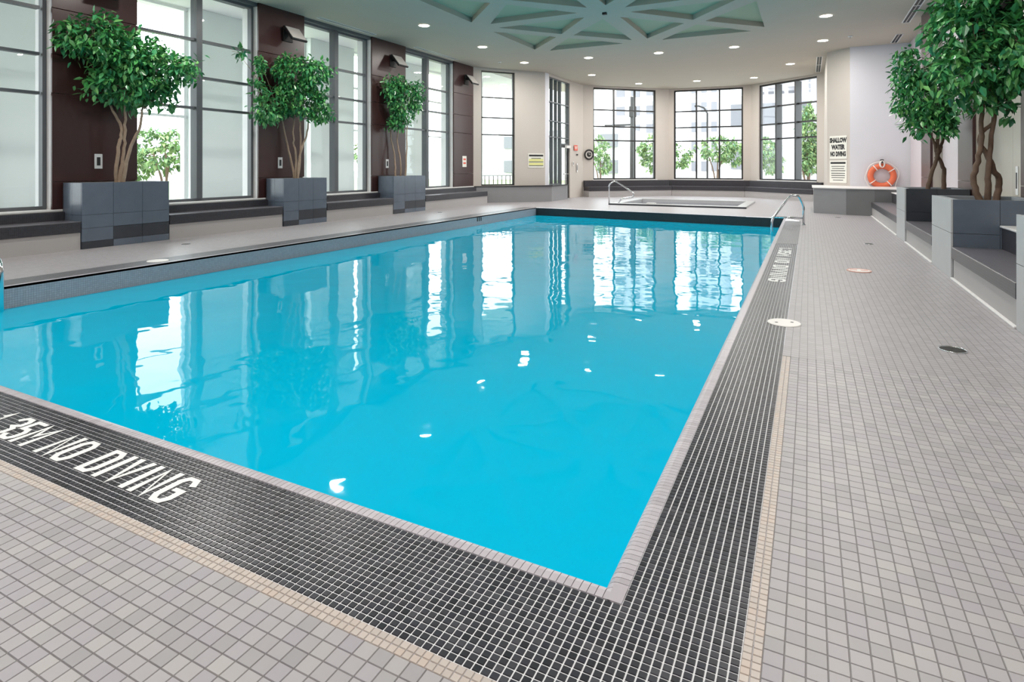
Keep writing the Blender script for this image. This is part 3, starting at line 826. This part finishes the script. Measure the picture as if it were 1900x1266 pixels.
def leaf_frames(lobes, n, size, rng, droop=.55):
    """positions and 3x3 frames of leaves grouped in sprays inside ellipsoid lobes"""
    vol = np.array([l[1] * l[1] * l[2] for l in lobes]) ** .72
    cnt = np.maximum(12, (n * vol / vol.sum())).astype(int)
    P, Fm = [], []
    for (lc, rr, rz), c in zip(lobes, cnt):
        ns = max(2, c // 13)
        d = rng.normal(size=(ns, 3)); d /= np.linalg.norm(d, axis=1)[:, None]
        rad = (.45 + .55 * rng.random(ns)) ** .6
        sc = d * rad[:, None] * np.array([rr, rr * .85, rz])
        for s, dd in zip(sc, d):
            m = max(3, int(rng.poisson(c / ns)))
            ctr = np.array(lc) + s[0] * np.array(CR) + s[1] * np.array(CD) + np.array([0, 0, s[2]])
            out = dd[0] * np.array(CR) + dd[1] * np.array(CD) + np.array([0, 0, dd[2]])
            sp = min(.16, .6 * rr + .03)
            for _ in range(m):
                p = ctr + rng.normal(size=3) * sp * np.array([.5, .5, .4])
                x = out * .5 + rng.normal(size=3) * .6 + np.array([0, 0, -droop]); x /= np.linalg.norm(x)
                y = np.cross(np.array([0, 0, 1.0]) + rng.normal(size=3) * .35, x); y /= np.linalg.norm(y)
                zz = np.cross(x, y); k = size * (.7 + .6 * rng.random())
                P.append(p); Fm.append(np.stack([x, y, zz], 1) * k)
    return np.array(P), np.array(Fm)

def foliage_mesh(P, Fm, rng, m, name='foliage'):
    V = np.einsum('nij,kj->nki', Fm, LV) + P[:, None, :]
    n = len(P); nv = len(LV)
    faces = [tuple(i + k * nv for i in f) for k in range(n) for f in LF]
    me = bpy.data.meshes.new(name); me.from_pydata(V.reshape(-1, 3).tolist(), [], faces)
    at = me.attributes.new('shade', 'FLOAT', 'FACE'); at.data.foreach_set('value', np.repeat(rng.random(n), len(LF)).astype(np.float32))
    me.materials.append(M[m]); me.update(); return me

def tree(name, loc, lobes, stems, n, size, label, singles=0, seed=1, bark='bark', leafm='leaf', cat='tree', r0=.035, group=None, lim=None):
    rng = np.random.default_rng(seed)
    t = empty(name, loc, label=label, cat=cat, group=group)
    for st in stems:
        pts = []
        for i, p in enumerate(st):
            dr, z = p[0], p[1]; dp = p[2] if len(p) > 2 else (rng.random() - .5) * .12 * (i > 0)
            q = Vector(loc) + CR * dr + CD * dp; q.z = z
            if lim and q.x < lim[0] + .08: q += Vector((lim[0] + .08 - q.x, (q.x - lim[0] - .08) * .9, 0))
            pts.append(q - Vector(loc))
        sp = smooth_path(pts, 6); k = len(sp)
        sp = [q + Vector(rng.normal(size=3)) * .006 for q in sp]
        MB().tube(sp, [r0 * (1 - .55 * i / k) for i in range(k)], 9).build('stem', bark, t)
    # crown lobes as (centre, radius, height radius); lobes that would sit in the wall stand out into the room instead
    LB = []
    for dr, z, rr, rz in lobes:
        c = Vector(loc) + CR * dr; c.z = z
        if lim:
            e = Vector((0, 0, EYE)); k = 1.0
            if c.x < lim[0] + .15 + .45 * rr: k = (lim[0] + .15 + .45 * rr) / c.x
            if c.x > lim[1] - .1 - .3 * rr: k = (lim[1] - .1 - .3 * rr) / c.x
            c = e + (c - e) * k; rr *= k; rz *= k
        LB.append((c - Vector(loc), rr, rz))
    # branches from stem ends into the lobes
    br = MB()
    ends = [CR * st[-1][0] + Vector((0, 0, st[-1][1] - loc[2])) for st in stems]
    for tip, rr, rz in LB:
        e = min(ends, key=lambda q: (q - tip).length)
        br.tube(smooth_path([e - Vector((0, 0, .12)), (e + tip) / 2 + Vector((0, 0, .06)), tip], 5), [r0 * .42 * (1 - .07 * i) for i in range(11)], 6)
        for _ in range(3):
            d = Vector(rng.normal(size=3)); d.z = abs(d.z) * .5
            br.tube([tip, tip + CR * d.x * rr * .4 - CD * abs(d.y) * rr * .3 + Vector((0, 0, d.z * rz * .6))], r0 * .16, 5)
    br.build('branches', bark, t)
    P, Fm = leaf_frames(LB, n, size, rng)
    if lim:                                 # foliage stops at the wall behind it
        lo, hi = lim[0] + .17 - loc[0], lim[1] - .17 - loc[0]
        P[:, 0] = np.where(P[:, 0] < lo, lo + rng.random(len(P)) * .2, P[:, 0]); P[:, 0] = np.where(P[:, 0] > hi, hi - rng.random(len(P)) * .2, P[:, 0])
    if singles:
        w = [proj(*(p + np.array(loc)))[2] - .15 * proj(*(p + np.array(loc)))[0] / 1000 for p in P]
        order = np.argsort(w)
        for i in order[:singles]:
            o = bpy.data.objects.new('leaf', leaf_me); COL.objects.link(o); o.parent = t
            mm = Matrix(Fm[i].tolist()).to_4x4(); mm.translation = Vector(P[i]); o.matrix_local = mm
        P, Fm = P[order[singles:]], Fm[order[singles:]]
    obj('foliage', foliage_mesh(P, Fm, rng, leafm), None, t, kind='stuff')
    return t

tree('potted_tree', (-10.9, 6.15, 1.03),
     [(-.43, 3.63, .5, .45), (-.86, 3.68, .28, .14), (.14, 3.3, .65, .5), (.7, 3.06, .5, .42), (1.2, 3.16, .26, .24), (.1, 2.78, .65, .33), (.57, 2.73, .4, .25), (.8, 2.45, .15, .1)],
     [[(-.06, .98), (.02, 1.7), (.04, 2.0), (-.12, 2.4), (-.25, 2.8)], [(.0, .98), (.05, 1.6), (.1, 2.1), (.12, 2.7)], [(.06, .98), (.22, 1.65), (.4, 2.05), (.46, 2.5)]],
     4300, .125, 'wide leafy tree in the nearest left-hand planter', singles=300, seed=3, r0=.034, lim=(LX, 9))
tree('potted_tree', (-10.9, 10.2, 1.03),
     [(-.06, 3.53, .55, .5), (.45, 3.53, .35, .45), (.06, 2.95, .55, .45), (-.7, 2.76, .4, .33), (-.96, 3.4, .16, .5), (-.9, 3.9, .13, .2), (-1.4, 4.08, .17, .07), (.58, 2.7, .25, .25)],
     [[(-.02, .98), (-.22, 1.9), (-.4, 2.6)], [(-.02, .98), (.0, 1.6), (-.06, 2.0), (-.08, 2.6)], [(.03, .98), (.08, 1.6), (.25, 2.1), (.3, 2.6)], [(.02, .98), (.1, 1.9), (.05, 2.6)]],
     3400, .118, 'leafy tree with a stray left branch in the middle left-hand planter', seed=4, r0=.03, lim=(LX, 9))
tree('potted_tree', (-10.9, 14.2, 1.03),
     [(-.22, 3.77, .38, .35), (.05, 3.28, .5, .6), (.45, 3.5, .22, .45), (-.1, 2.72, .3, .22)],
     [[(-.15, .98), (-.18, 1.7), (-.3, 2.3), (-.2, 2.7)], [(.0, .98), (.02, 1.5), (-.1, 2.2), (.0, 2.8)], [(.15, .98), (.18, 1.8), (.2, 2.6)]],
     2400, .112, 'narrow leafy tree in the farthest left-hand planter', seed=5, r0=.028, lim=(LX, 9))
tree('potted_tree', (2.02, 13.1, .905),
     [(-.25, 3.13, .42, .35), (.1, 2.64, .58, .5), (-.05, 2.19, .4, .3), (-.35, 2.64, .32, .4), (-.62, 2.39, .1, .12), (.45, 2.29, .25, .25), (-.28, 1.92, .08, .08), (-.54, 3.43, .15, .1)],
     [[(-.1, .86), (-.02, 1.2), (.1, 1.55), (.18, 1.8), (.3, 2.2)], [(.22, .86), (.27, 1.3), (.14, 1.55), (-.0, 1.8), (-.12, 2.1)], [(.1, 1.5), (.08, 1.8), (.1, 2.3)]],
     2900, .112, 'leafy tree with crossing trunks in the farther right-hand planter', seed=6, r0=.04, bark='bark_dark', lim=(-9, RX - .25))
tree('potted_tree', (2.02, 9.36, .9),
     [(-.17, 3.06, .5, .4), (.24, 3.2, .42, .36), (-.3, 2.55, .38, .33), (.17, 2.6, .38, .33), (-.07, 3.5, .55, .3), (-.03, 2.2, .2, .15), (.27, 2.07, .08, .1), (.5, 2.86, .3, .4)],
     [[(-.07, .86), (-.13, 1.2), (-.1, 1.56), (-.03, 2.1), (.0, 2.4)], [(.01, .86), (.0, 1.28), (.04, 1.76), (.2, 2.3)], [(.1, .86), (.17, 1.15), (.03, 1.42), (-.06, 1.7), (.1, 1.97), (.22, 2.4)]],
     3700, .13, 'tall leafy tree with twisted trunks in the nearer right-hand planter', singles=300, seed=8, r0=.04, bark='bark_dark', lim=(-9, RX - .25))

# ================================================================== HANDRAILS
def rail(name, loc, rz, path, label, r=.022, cross=None, plates=(), rad=.12):
    t = empty(name, loc, rz, label=label, cat='handrail')
    MB().tube(round_path(path, rad, 8), r, 12).build('rail_tube', 'chrome', t)
    if cross: MB().tube(cross, r * .85, 10).build('cross_bar', 'chrome', t)
    for p in plates: MB().disc(p, .05, .015, 18, .035).build('base_plate', 'chrome', t)
    return t
# pool exit rail at the far right corner
rail('pool_handrail', (-.1, 15.3, 0), math.radians(4), [(-.68, 0, -.75), (-.68, 0, .1), (-.28, 0, .68), (-.1, 0, .68), (0.0, 0, .45), (0.0, 0, 0.0)],
     'chrome handrail rising out of the pool at its far right corner', cross=[(-.68, 0, .16), (0.0, 0, .16)], plates=[(0, 0, 0)], r=.026, rad=.1)
# spa rail
rail('spa_handrail', (-6.45, 20.6, 0), math.radians(10), [(0, 0, 0), (0, 0, .72), (.2, 0, .86), (.88, 0, .42), (.86, 0, .27), (.45, 0, .22), (.3, 0, -.0)],
     'looped chrome handrail at the corner of the hot tub', plates=[(0, 0, 0)], r=.026, rad=.12)
# pool ladder rail cut by the left edge of the photo
rail('pool_ladder_rail', (-8.35, 3.27, 0), 0, [(0, 0, 0), (0, 0, .3), (.22, 0, .38), (.36, 0, .26), (.36, 0, -.9)],
     'white metal ladder rail at the left edge of the photo', plates=[(0, 0, 0)], r=.024, rad=.12)

# ================================================================== DECK FITTINGS
def lid(name, x, y, r, m, label, holes=True, h=.006):
    t = empty(name, (x, y, 0), label=label, cat='deck lid')
    MB().disc((0, 0, 0.001), r, h, 32, r * .96).build('cover', m, t)
    if holes:
        for s in (-1, 1): MB().disc((s * r * .5 * math.cos(YAW), s * r * .5 * math.sin(YAW), h + .001), r * .1, .001, 12).build('finger_hole', 'ink', t)
    return t
lid('skimmer_lid', -.187, 5.6, .135, 'lid_white', 'round white skimmer lid on the right pool border')
t = lid('skimmer_lid', .587, 8.84, .13, 'lid_white', 'pinkish white skimmer lid farther along the right deck', holes=False)
MB().box(-.1, -.02, .0, .06, .007, .009).build('slot', 'lid_pink', t); MB().box(.02, .1, .0, .06, .007, .009).build('slot', 'lid_pink', t); MB().torus((0, 0, .004), .135, .008, 'Z', 28, 8).build('rim', 'lid_pink', t)
lid('skimmer_lid', -8.35, 5.25, .14, 'lid_white', 'white skimmer lid on the left deck edge', holes=False)
t = empty('floor_drain', (.95, 5.33, 0), label='small dark floor drain on the right deck', cat='drain')
MB().disc((0, 0, 0.0008), .085, .004, 24, .08).build('grate', 'black', t)
MB().torus((0, 0, .004), .085, .005, 'Z', 24, 8).build('rim', 'chrome', t)
for x, y, w in ((.944, 12.0, 'on the right deck beside the far planter'), (-9.7, 6.6, 'on the left deck by the nearest planter'), (-9.75, 14.6, 'on the left deck by the farthest planter'), (.7, 17.9, 'on the right deck near the corner block')):
    t = empty('floor_drain', (x, y, 0), label='tiny dark floor drain ' + w, cat='drain')
    MB().disc((0, 0, 0.0008), .07, .004, 18, .066).build('grate', 'ink', t); MB().torus((0, 0, .004), .07, .004, 'Z', 18, 6).build('rim', 'chrome', t)

# ---- stroke lettering laid in the mosaic
GL = {'1': (.35, [[(.1, .8), (.2, 1), (.2, 0)]]), '.': (.3, [[(.1, 0), (.1, .1)]]),
      '3': (.62, [[(0, .85), (.12, 1), (.42, 1), (.55, .85), (.55, .62), (.3, .52), (.55, .42), (.55, .15), (.42, 0), (.12, 0), (0, .15)]]),
      '5': (.62, [[(.52, 1), (.05, 1), (.05, .58), (.4, .58), (.55, .42), (.55, .15), (.42, 0), (.12, 0), (0, .13)]]),
      'M': (.82, [[(.02, 0), (.02, 1), (.36, .45), (.7, 1), (.7, 0)]]), 'N': (.72, [[(.02, 0), (.02, 1), (.56, 0), (.56, 1)]]),
      'O': (.74, [[(.14, 0), (0, .18), (0, .82), (.14, 1), (.44, 1), (.58, .82), (.58, .18), (.44, 0), (.14, 0)]]),
      'D': (.72, [[(.02, 0), (.02, 1), (.4, 1), (.56, .82), (.56, .18), (.4, 0), (.02, 0)]]), 'I': (.26, [[(.06, 0), (.06, 1)]]),
      'V': (.74, [[(0, 1), (.29, 0), (.58, 1)]]), 'G': (.74, [[(.58, .82), (.44, 1), (.14, 1), (0, .82), (0, .18), (.14, 0), (.44, 0), (.58, .18), (.58, .5), (.34, .5)]]), ' ': (.42, [])}
def lettering(name, text, loc, rz, H, stroke, label, wscale=.6, spacing=1.0):
    t = empty(name, loc, rz, label=label, cat='lettering')
    x = 0
    for ch in text:
        w, strokes = GL[ch]
        if strokes:
            mb = MB(); hs = stroke / 2
            for st in strokes:
                P = [Vector((p[0] * H * wscale, p[1] * (H - stroke) + hs)) for p in st]
                closed = (P[0] - P[-1]).length < 1e-6
                k = len(P); lft, rgt = [], []
                for i, p in enumerate(P):
                    a = P[i - 1] if i > 0 else (P[-2] if closed else None); b = P[i + 1] if i < k - 1 else (P[1] if closed else None)
                    d1 = (p - a).normalized() if a is not None else None; d2 = (b - p).normalized() if b is not None else None
                    if d1 is None: d1 = d2; p = p - d2 * hs
                    elif d2 is None: d2 = d1; p = p + d1 * hs
                    n1, n2 = Vector((-d1.y, d1.x)), Vector((-d2.y, d2.x)); n = (n1 + n2)
                    n = n.normalized() if n.length > .2 else n1
                    s = min(hs / max(.35, n.dot(n1)), hs * 1.9)
                    lft.append(p + n * s); rgt.append(p - n * s)
                vs = []
                for a, b in zip(lft, rgt): vs += [(x + a.x, a.y, 0), (x + b.x, b.y, 0), (x + a.x, a.y, .0015), (x + b.x, b.y, .0015)]
                fs = []
                for i in range(k - 1):
                    o = i * 4; fs += [(o + 2, o + 3, o + 7, o + 6), (o + 0, o + 2, o + 6, o + 4), (o + 3, o + 1, o + 5, o + 7)]
                mb.add(vs, fs)
            mb.build('letter', 'white_paint', t)
        x += w * H * wscale * spacing + stroke * .9
    return t, x
t, Lx = lettering('deck_lettering', '1.35M NO DIVING', (0, 0, 0), 0, .19, .023, 'white lettering 1.35M NO DIVING in the near mosaic border', wscale=.5)
sc = 1.62 / Lx
t.scale = (sc, 1, 1); t.location = (-3.89, 1.465, .0006)
t, Lx = lettering('deck_lettering', '1.35M NO DIVING', (0, 0, 0), 0, .19, .03, 'white lettering 1.35M NO DIVING in the right mosaic border', wscale=.6)
sc = 3.3 / Lx
t.scale = (sc, 1, 1); t.rotation_euler = (0, 0, -math.pi / 2); t.location = (-.43, 10.8, .0006)
t = empty('depth_marker', (PX0 + .002, 13.9, -.09), label='tiny black depth marks on the far left pool wall', cat='marker')
for k in range(3): MB().box(0, .004, k * .1, k * .1 + .045, -.05, .06).build('mark', 'ink', t)

# ================================================================== WALL FIXTURES
def wall_lamp(x, y, z, s, w):
    """tilted plate floodlight on a wall arm; s = +1 when the wall is on the left"""
    t = empty('wall_light', (x, y, z), 0, label='black bracket wall light with tilted grey plate on the ' + w, cat='wall light')
    MB().bbox(min(0, s * .03), max(0, s * .03), -.14, .14, -.16, .2, .006).build('wall_plate', 'black', t)
    MB().tube([(s * .02, 0, .05), (s * .16, 0, .02), (s * .24, 0, -.03)], .025, 8).build('arm', 'black', t)
    hd = obj('lamp_head', MB().bbox(-.22, .22, -.24, .24, -.05, 0, .008).mesh('lamp_head'), 'black', t)
    hd.location = (s * .28, 0, .02); hd.rotation_euler = (0, s * math.radians(50), 0)
    fc = obj('lamp_face', MB().bbox(-.19, .19, -.21, .21, 0, .012, .004).mesh('lamp_face'), 'grey_plate', hd)
for (a, b), w in zip(PILLARS[2:], ('nearest left pillar', 'second left pillar', 'third left pillar', 'farthest left pillar')):
    wall_lamp(LX, (a + b) / 2 + .15, 4.52, 1, w)
for y, w in ((13.05, 'farther right pillar'), (9.3, 'nearer right pillar')): wall_lamp(RX - .25, y, 3.45, -1, w)

def plate(x, y, z, s, label, h=.26, w=.13, m='white_trim', dark=True):
    t = empty('wall_plate', (x, y, z), label=label, cat='wall plate')
    MB().bbox(min(0, s * .012), max(0, s * .012), -w / 2, w / 2, -h / 2, h / 2, .003).build('cover', m, t)
    if dark: MB().box(min(s * .012, s * .016), max(s * .012, s * .016), -w * .22, w * .22, -h * .28, h * .28).build('insert', 'ink', t)
plate(LX, 5.98, 1.45, 1, 'white wall plate with dark centre behind the nearest left-hand tree')
plate(LX, 9.98, 1.45, 1, 'white wall plate with dark centre behind the middle left-hand tree')
plate(LX, 13.95, 1.45, 1, 'white wall plate with dark centre behind the farthest left-hand tree')
plate(RX - .02, 11.0, 1.15, -1, 'upright oblong white plate on the right-hand wall panel', h=.42, w=.1)
t = empty('wall_notice', (LX, 18.35, 1.55), label='small red and white notice on the farthest brown pillar', cat='notice')
MB().bbox(0, .012, -.14, .14, -.2, .2, .003).build('board', 'sign_white', t)
for z in (.08, -.06): MB().box(.012, .014, -.09, .09, z - .03, z + .03).build('printed_line', 'sign_red', t)

# ---- text on boards
def text_mesh(s, size, name='lettering', bold=.0):
    cu = bpy.data.curves.new('t', 'FONT'); cu.body = s; cu.size = size; cu.align_x = 'CENTER'; cu.align_y = 'CENTER'; cu.offset = bold; cu.extrude = .001; cu.resolution_u = 2
    o = bpy.data.objects.new('t', cu); COL.objects.link(o)
    dg = bpy.context.evaluated_depsgraph_get()
    me = bpy.data.meshes.new_from_object(o.evaluated_get(dg)); bpy.data.objects.remove(o); me.name = name
    return me
def board(name, loc, rz, w, h, label, m='sign_white', cat='sign'):
    """upright board: local x = width, z = up, front faces local -y"""
    t = empty(name, loc, rz, label=label, cat=cat)
    MB().bbox(-w / 2, w / 2, -.012, 0, -h / 2, h / 2, .003).build('board', m, t)
    return t
def words_on(t, s, size, x, z, m='ink', bold=.006, sx=1):
    o = obj('lettering', text_mesh(s, size, bold=bold), m, t)
    o.rotation_euler = (math.pi / 2, 0, 0); o.location = (x, -.0135, z); o.scale = (sx, 1, 1)
def lines_on(t, rows, w, m='ink'):
    for z, f, hgt in rows: MB().box(-w * f / 2, w * f / 2, -.0145, -.012, z - hgt / 2, z + hgt / 2).build('printed_line', m, t)
# pier direction (right)
pa, pb = Vector((.55, 21.83)), Vector((1.16, 21.2)); pd = (pb - pa).normalized(); prz = math.atan2(pd.y, pd.x); pn = Vector((pd.y, -pd.x))
pc0 = pa.lerp(pb, .5) + pn * .002
t = board('warning_sign', (pc0.x, pc0.y, 1.98), prz, .66, .74, 'white sign reading SHALLOW WATER NO DIVING on the beige pier')
words_on(t, 'SHALLOW', .2, 0, .22, bold=.013, sx=.68); words_on(t, 'WATER', .2, 0, .0, bold=.013, sx=.72); words_on(t, 'NO DIVING', .2, 0, -.22, bold=.013, sx=.57)
t = board('rules_notice', (pc0.x, pc0.y, 1.2), prz, .66, .72, 'white printed notice below the SHALLOW WATER sign', cat='notice')
lines_on(t, [(.28, .88, .06), (.17, .78, .02), (.1, .7, .02), (.03, .84, .022), (-.05, .8, .022), (-.12, .8, .022), (-.19, .78, .02), (-.27, .6, .02)], .66)
# notice on the angled wall
nc = B - D * .36 + N * .004; nrz = math.atan2(D.y, D.x)
t = board('rules_notice', (nc.x - D.x * .05, nc.y - D.y * .05, 1.6), nrz, .7, .56, 'white notice with yellow bands on the angled beige wall', cat='notice')
lines_on(t, [(.2, .9, .07)], .7)
for z in (.02, -.13): MB().box(-.32, .32, -.0135, -.012, z - .05, z + .05).build('yellow_band', 'sign_yellow', t)
lines_on(t, [(.09, .6, .025), (-.05, .92, .025), (-.2, .92, .025)], .7)
# items on the wall panel between door and bay
wx = -9.235; wz = math.pi / 2
t = board('exit_sign', (wx, 24.62, 2.2), wz, .42, .24, 'small red EXIT sign on the wall right of the glass door', m='sign_red')
words_on(t, 'EXIT', .17, 0, 0, m='sign_white', bold=.003)
t = empty('wall_clock', (-8.98, 25.62, 1.92), math.radians(45), label='round black wall clock beside the left bay window', cat='clock')
me = MB(); me.torus((0, -.03, 0), .21, .035, 'Y', 32, 10); me.build('rim', 'black', t)
o = MB().disc((0, 0, 0), .2, .02, 32).build('dial', 'grey_plate', t); o.rotation_euler = (math.pi / 2, 0, 0)
o = MB().disc((0, 0, .021), .11, .002, 24).build('inner_dial', 'black', t); o.rotation_euler = (math.pi / 2, 0, 0)
MB().box(-.006, .006, -.03, -.026, 0, .13).build('hand', 'sign_white', t); MB().box(0, .09, -.03, -.026, -.006, .006).build('hand', 'sign_white', t)
plate(-9.225, 24.75, 1.9, 1, 'flat dark wall plate below the EXIT sign', h=.06, w=.2, m='ink', dark=False)
plate(-9.23, 24.3, 1.5, 1, 'switch plate beside the glass door', h=.18, w=.1)
plate(-9.225, 24.75, 1.32, 1, 'tall wall phone plate below the EXIT sign', h=.4, w=.14)

# ---- life ring
t = empty('life_ring', (2.0, 21.085, 1.08), label='orange life ring with white rope hanging on the white wall', cat='life ring')
MB().torus((0, 0, 0), .3, .085, 'Y', 44, 14).build('ring', 'ring_orange', t)
pts = [(.43 * math.cos(a) + .02 * math.sin(5 * a), -.02, .43 * math.sin(a) - .05 * (math.sin(a) < -.5)) for a in np.linspace(0, 2 * math.pi, 50)]
MB().tube(pts, .014, 6, cap=False).build('grab_rope', 'rope', t)
for a in (.6, 2.2, 3.8, 5.4):
    c, s = math.cos(a), math.sin(a)
    b = MB(); b.torus((0, 0, 0), .092, .014, 'Z', 16, 8)
    o = b.build('band', 'rope', t); o.location = (.3 * c, 0, .3 * s); o.rotation_euler = (0, -a, 0)
rp = MB()
for k in range(4): rp.tube([(.0 + .07 * math.cos(w) * (1 - .1 * k), -.09 - .012 * k, .36 + .1 * math.sin(w)) for w in np.linspace(0, 6.28, 20)], .014, 6, cap=False)
rp.build('coiled_rope', 'rope', t)
MB().bbox(-.04, .04, -.1, .07, .4, .5, .008).build('hook', 'black', t)

# ================================================================== OUTSIDE
gr = MB().add([(-160, -60, -.12), (LX - .55, -60, -.12), (LX - .55, 19.2, -.12), (-9.7, 21.5, -.12), (-9.6, 25.6, -.12), (-6.2, 29.2, -.12), (-2.2, 29.4, -.12), (.9, 26.8, -.12), (60, 26.8, -.12), (60, 160, -.12), (-160, 160, -.12)],
              [(0, 1, 2, 3, 4, 5, 6, 7, 8, 9, 10)]).build('ground', 'pavement', kind='structure', label='pale paved ground outside the windows')
MB().add([(-60, 2, -.1), (-15.5, 2, -.1), (-15.5, 60, -.1), (-60, 60, -.1)], [(0, 1, 2, 3)]).build('lawn', 'grass_lawn', kind='structure', label='lawn beyond the outside colonnade')
arc = empty('outside_colonnade', label='pale grey covered colonnade outside the left windows', cat='colonnade')
MB().box(-14.2, LX - .56, -4, 27, 5.25, 5.5).build('soffit', 'out_white', arc)
for a, b in ((-2.9, -1.3), (1.1, 2.7), (4.3, 6.3), (9.3, 11.0), (13.1, 15.0), (17.6, 19.2), (22, 23.6)):
    MB().bbox(-13.9, -13.4, a, b, -.12, 5.25, .01).build('column', 'out_grey', arc)
    MB().box(-13.95, -13.35, a - .02, b + .02, -.12, .12).build('plinth', 'out_white', arc)
fr = arc
for a, b in ((2.7, 4.3), (6.3, 9.3), (11.0, 13.1), (15.0, 17.6), (19.2, 22)):
    for z in (.05, 2.58, 4.0, 5.2): MB().box(-13.68, -13.62, a, b, z - .03, z + .03).build('screen_rail', 'out_white', fr)
    for f in (0.02, .5, .98): MB().box(-13.69, -13.61, a + (b - a) * f - .03, a + (b - a) * f + .03, -.1, 5.2).build('screen_post', 'out_white', fr)
# railing outside the narrow window
rl = empty('outside_railing', label='dark baluster railing outside the narrow angled window', cat='railing')
ra, rb_ = Vector((-12.3, 20.4)), Vector((-10.2, 23.1))
MB().tube([(*ra, 1.0), (*rb_, 1.0)], .025, 8).build('top_rail', 'out_white', rl); MB().tube([(*ra, .12), (*rb_, .12)], .02, 8).build('bottom_rail', 'out_white', rl)
for k in range(19):
    p = ra.lerp(rb_, k / 18); MB().tube([(*p, -.12), (*p, 1.0)], .016, 6).build('baluster', 'asphalt_pole', rl)

def tower(name, x0, x1, y, H, label, nx_, nz, wm='tower_wall', balc=True, depth=14):
    t = empty(name, ((x0 + x1) / 2, y, -.12), label=label, cat='building'); hx = (x1 - x0) / 2
    MB().box(-hx, hx, 0, depth, 0, H).build('wall', wm, t)
    wme = None
    cw = 2 * hx / nx_; fh = H / nz
    wm_ = MB().box(-cw * .28, cw * .28, -.25, .02, fh * .3, fh * .8).mesh('window_band'); wm_.materials.append(M['tower_dark'])
    bm_ = MB().box(-cw * .34, cw * .34, -1.0, 0, 0, fh * .3).mesh('balcony'); bm_.materials.append(M['out_white'])
    for i in range(nx_):
        for j in range(nz):
            for nm, me in (('window', wm_), ('balcony', bm_)):
                if nm == 'balcony' and not (balc and i % 2 == 0): continue
                o = bpy.data.objects.new(nm, me); COL.objects.link(o); o.parent = t; o.location = (-hx + cw * (i + .5), 0, j * fh)
    return t
tower('apartment_tower', -29, -21.5, 95, 60, 'white apartment tower with balconies seen through the left bay window', 3, 20)
tower('apartment_tower', -15.8, -11.6, 90, 55, 'slim white tower seen at the right of the left bay window', 3, 19, balc=False)
tower('apartment_tower', -9.6, -1.8, 110, 45, 'white apartment tower seen through the middle bay window', 5, 15)
tower('office_block', -1.2, 4.5, 100, 40, 'pale lilac office block seen at the right of the middle bay window', 1, 2, wm='out_lilac', balc=False)
tower('low_building', -7.5, 4.0, 62, 8.5, 'low pale building seen through the middle bay window', 4, 2, balc=False)
tower('low_building', -32, -17, 60, 5.5, 'low white building seen through the left bay window', 4, 2, balc=False)
tower('grey_building', .2, 4.2, 46, 22, 'plain lilac grey building seen through the right bay window', 2, 4, wm='out_lilac', balc=False)
# poles
t = empty('utility_pole', (-13.0, 48, -.12), label='dark utility pole seen through the left bay window', cat='pole')
MB().tube([(0, 0, 0), (0, 0, 7.3)], [.24, .2], 10).build('pole', 'asphalt_pole', t)
MB().box(-2.4, .2, -.06, .06, 4.9, 5.05).build('cross_arm', 'asphalt_pole', t)
MB().bbox(-.25, .25, -.25, .25, 5.6, 6.5, .03).build('transformer', 'asphalt_pole', t)
t = empty('street_lamp', (-8.1, 55, -.12), label='thin dark street lamp seen through the middle bay window', cat='street lamp')
MB().tube([(0, 0, 0), (0, 0, 6.3), (-.3, 0, 6.8), (-.8, 0, 7.0)], .08, 8).build('pole', 'asphalt_pole', t); MB().bbox(-1.1, -.7, -.12, .12, 6.9, 7.05, .02).build('lamp_head', 'asphalt_pole', t)
# outdoor trees
def out_tree(x, y, lobes, n, size, label, seed, r0=.06):
    n *= 2; size *= 1.2
    tree('outdoor_tree', (x, y, -.12), lobes, [[(0, -.12), (.1, 1.0), (.3, 1.8)], [(0, -.12), (-.2, 1.0), (-.5, 2.0)], [(0, -.12), (.05, 1.4), (0, 2.2)]], n, size, label, seed=seed, leafm='leaf_out', r0=r0, bark='bark_dark')
out_tree(-8.3, 38, [(-.3, 2.5, 1.3, .9), (.8, 2.0, 1.0, .7), (-1.0, 1.6, .7, .5)], 900, .2, 'pale green small tree at the left of the middle bay window', 21)
out_tree(-5.3, 40, [(0, 2.6, 1.4, .8), (1.0, 2.2, 1.0, .7)], 700, .2, 'green small tree at the centre of the middle bay window', 22)
out_tree(-2.6, 38, [(0, 2.3, 1.2, .9), (.6, 1.7, .9, .7)], 800, .18, 'bluish green shrub at the right of the middle bay window', 23)
out_tree(-13.2, 40, [(0, 2.6, .7, 1.0), (.3, 1.6, .6, .7)], 600, .17, 'green tree at the right of the left bay window', 24)
out_tree(-.05, 35, [(0, 3.4, .45, 1.4), (.1, 1.9, .5, .9)], 1300, .16, 'narrow columnar tree in the middle of the right bay window', 25)
out_tree(1.55, 34, [(0, 3.0, .6, 1.5), (.1, 1.7, .6, .9), (.3, 4.9, .4, .4)], 1500, .16, 'tall columnar tree at the right of the right bay window', 26)
out_tree(-24, 15.4, [(0, 2.0, 1.6, .9), (1.6, 1.6, 1.2, .8), (-1.5, 1.4, 1.0, .7)], 1200, .2, 'pale green shrub beyond the first left window', 27)
out_tree(-24, 29, [(0, 2.2, 1.6, 1.0), (1.4, 1.7, 1.2, .8)], 900, .2, 'pale green shrub beyond the second left window', 28)
out_tree(-24, 8.5, [(0, 2.6, 1.8, 1.2), (-1.4, 1.7, 1.2, .9)], 1000, .2, 'pale green shrub at the far left beyond the colonnade', 29)
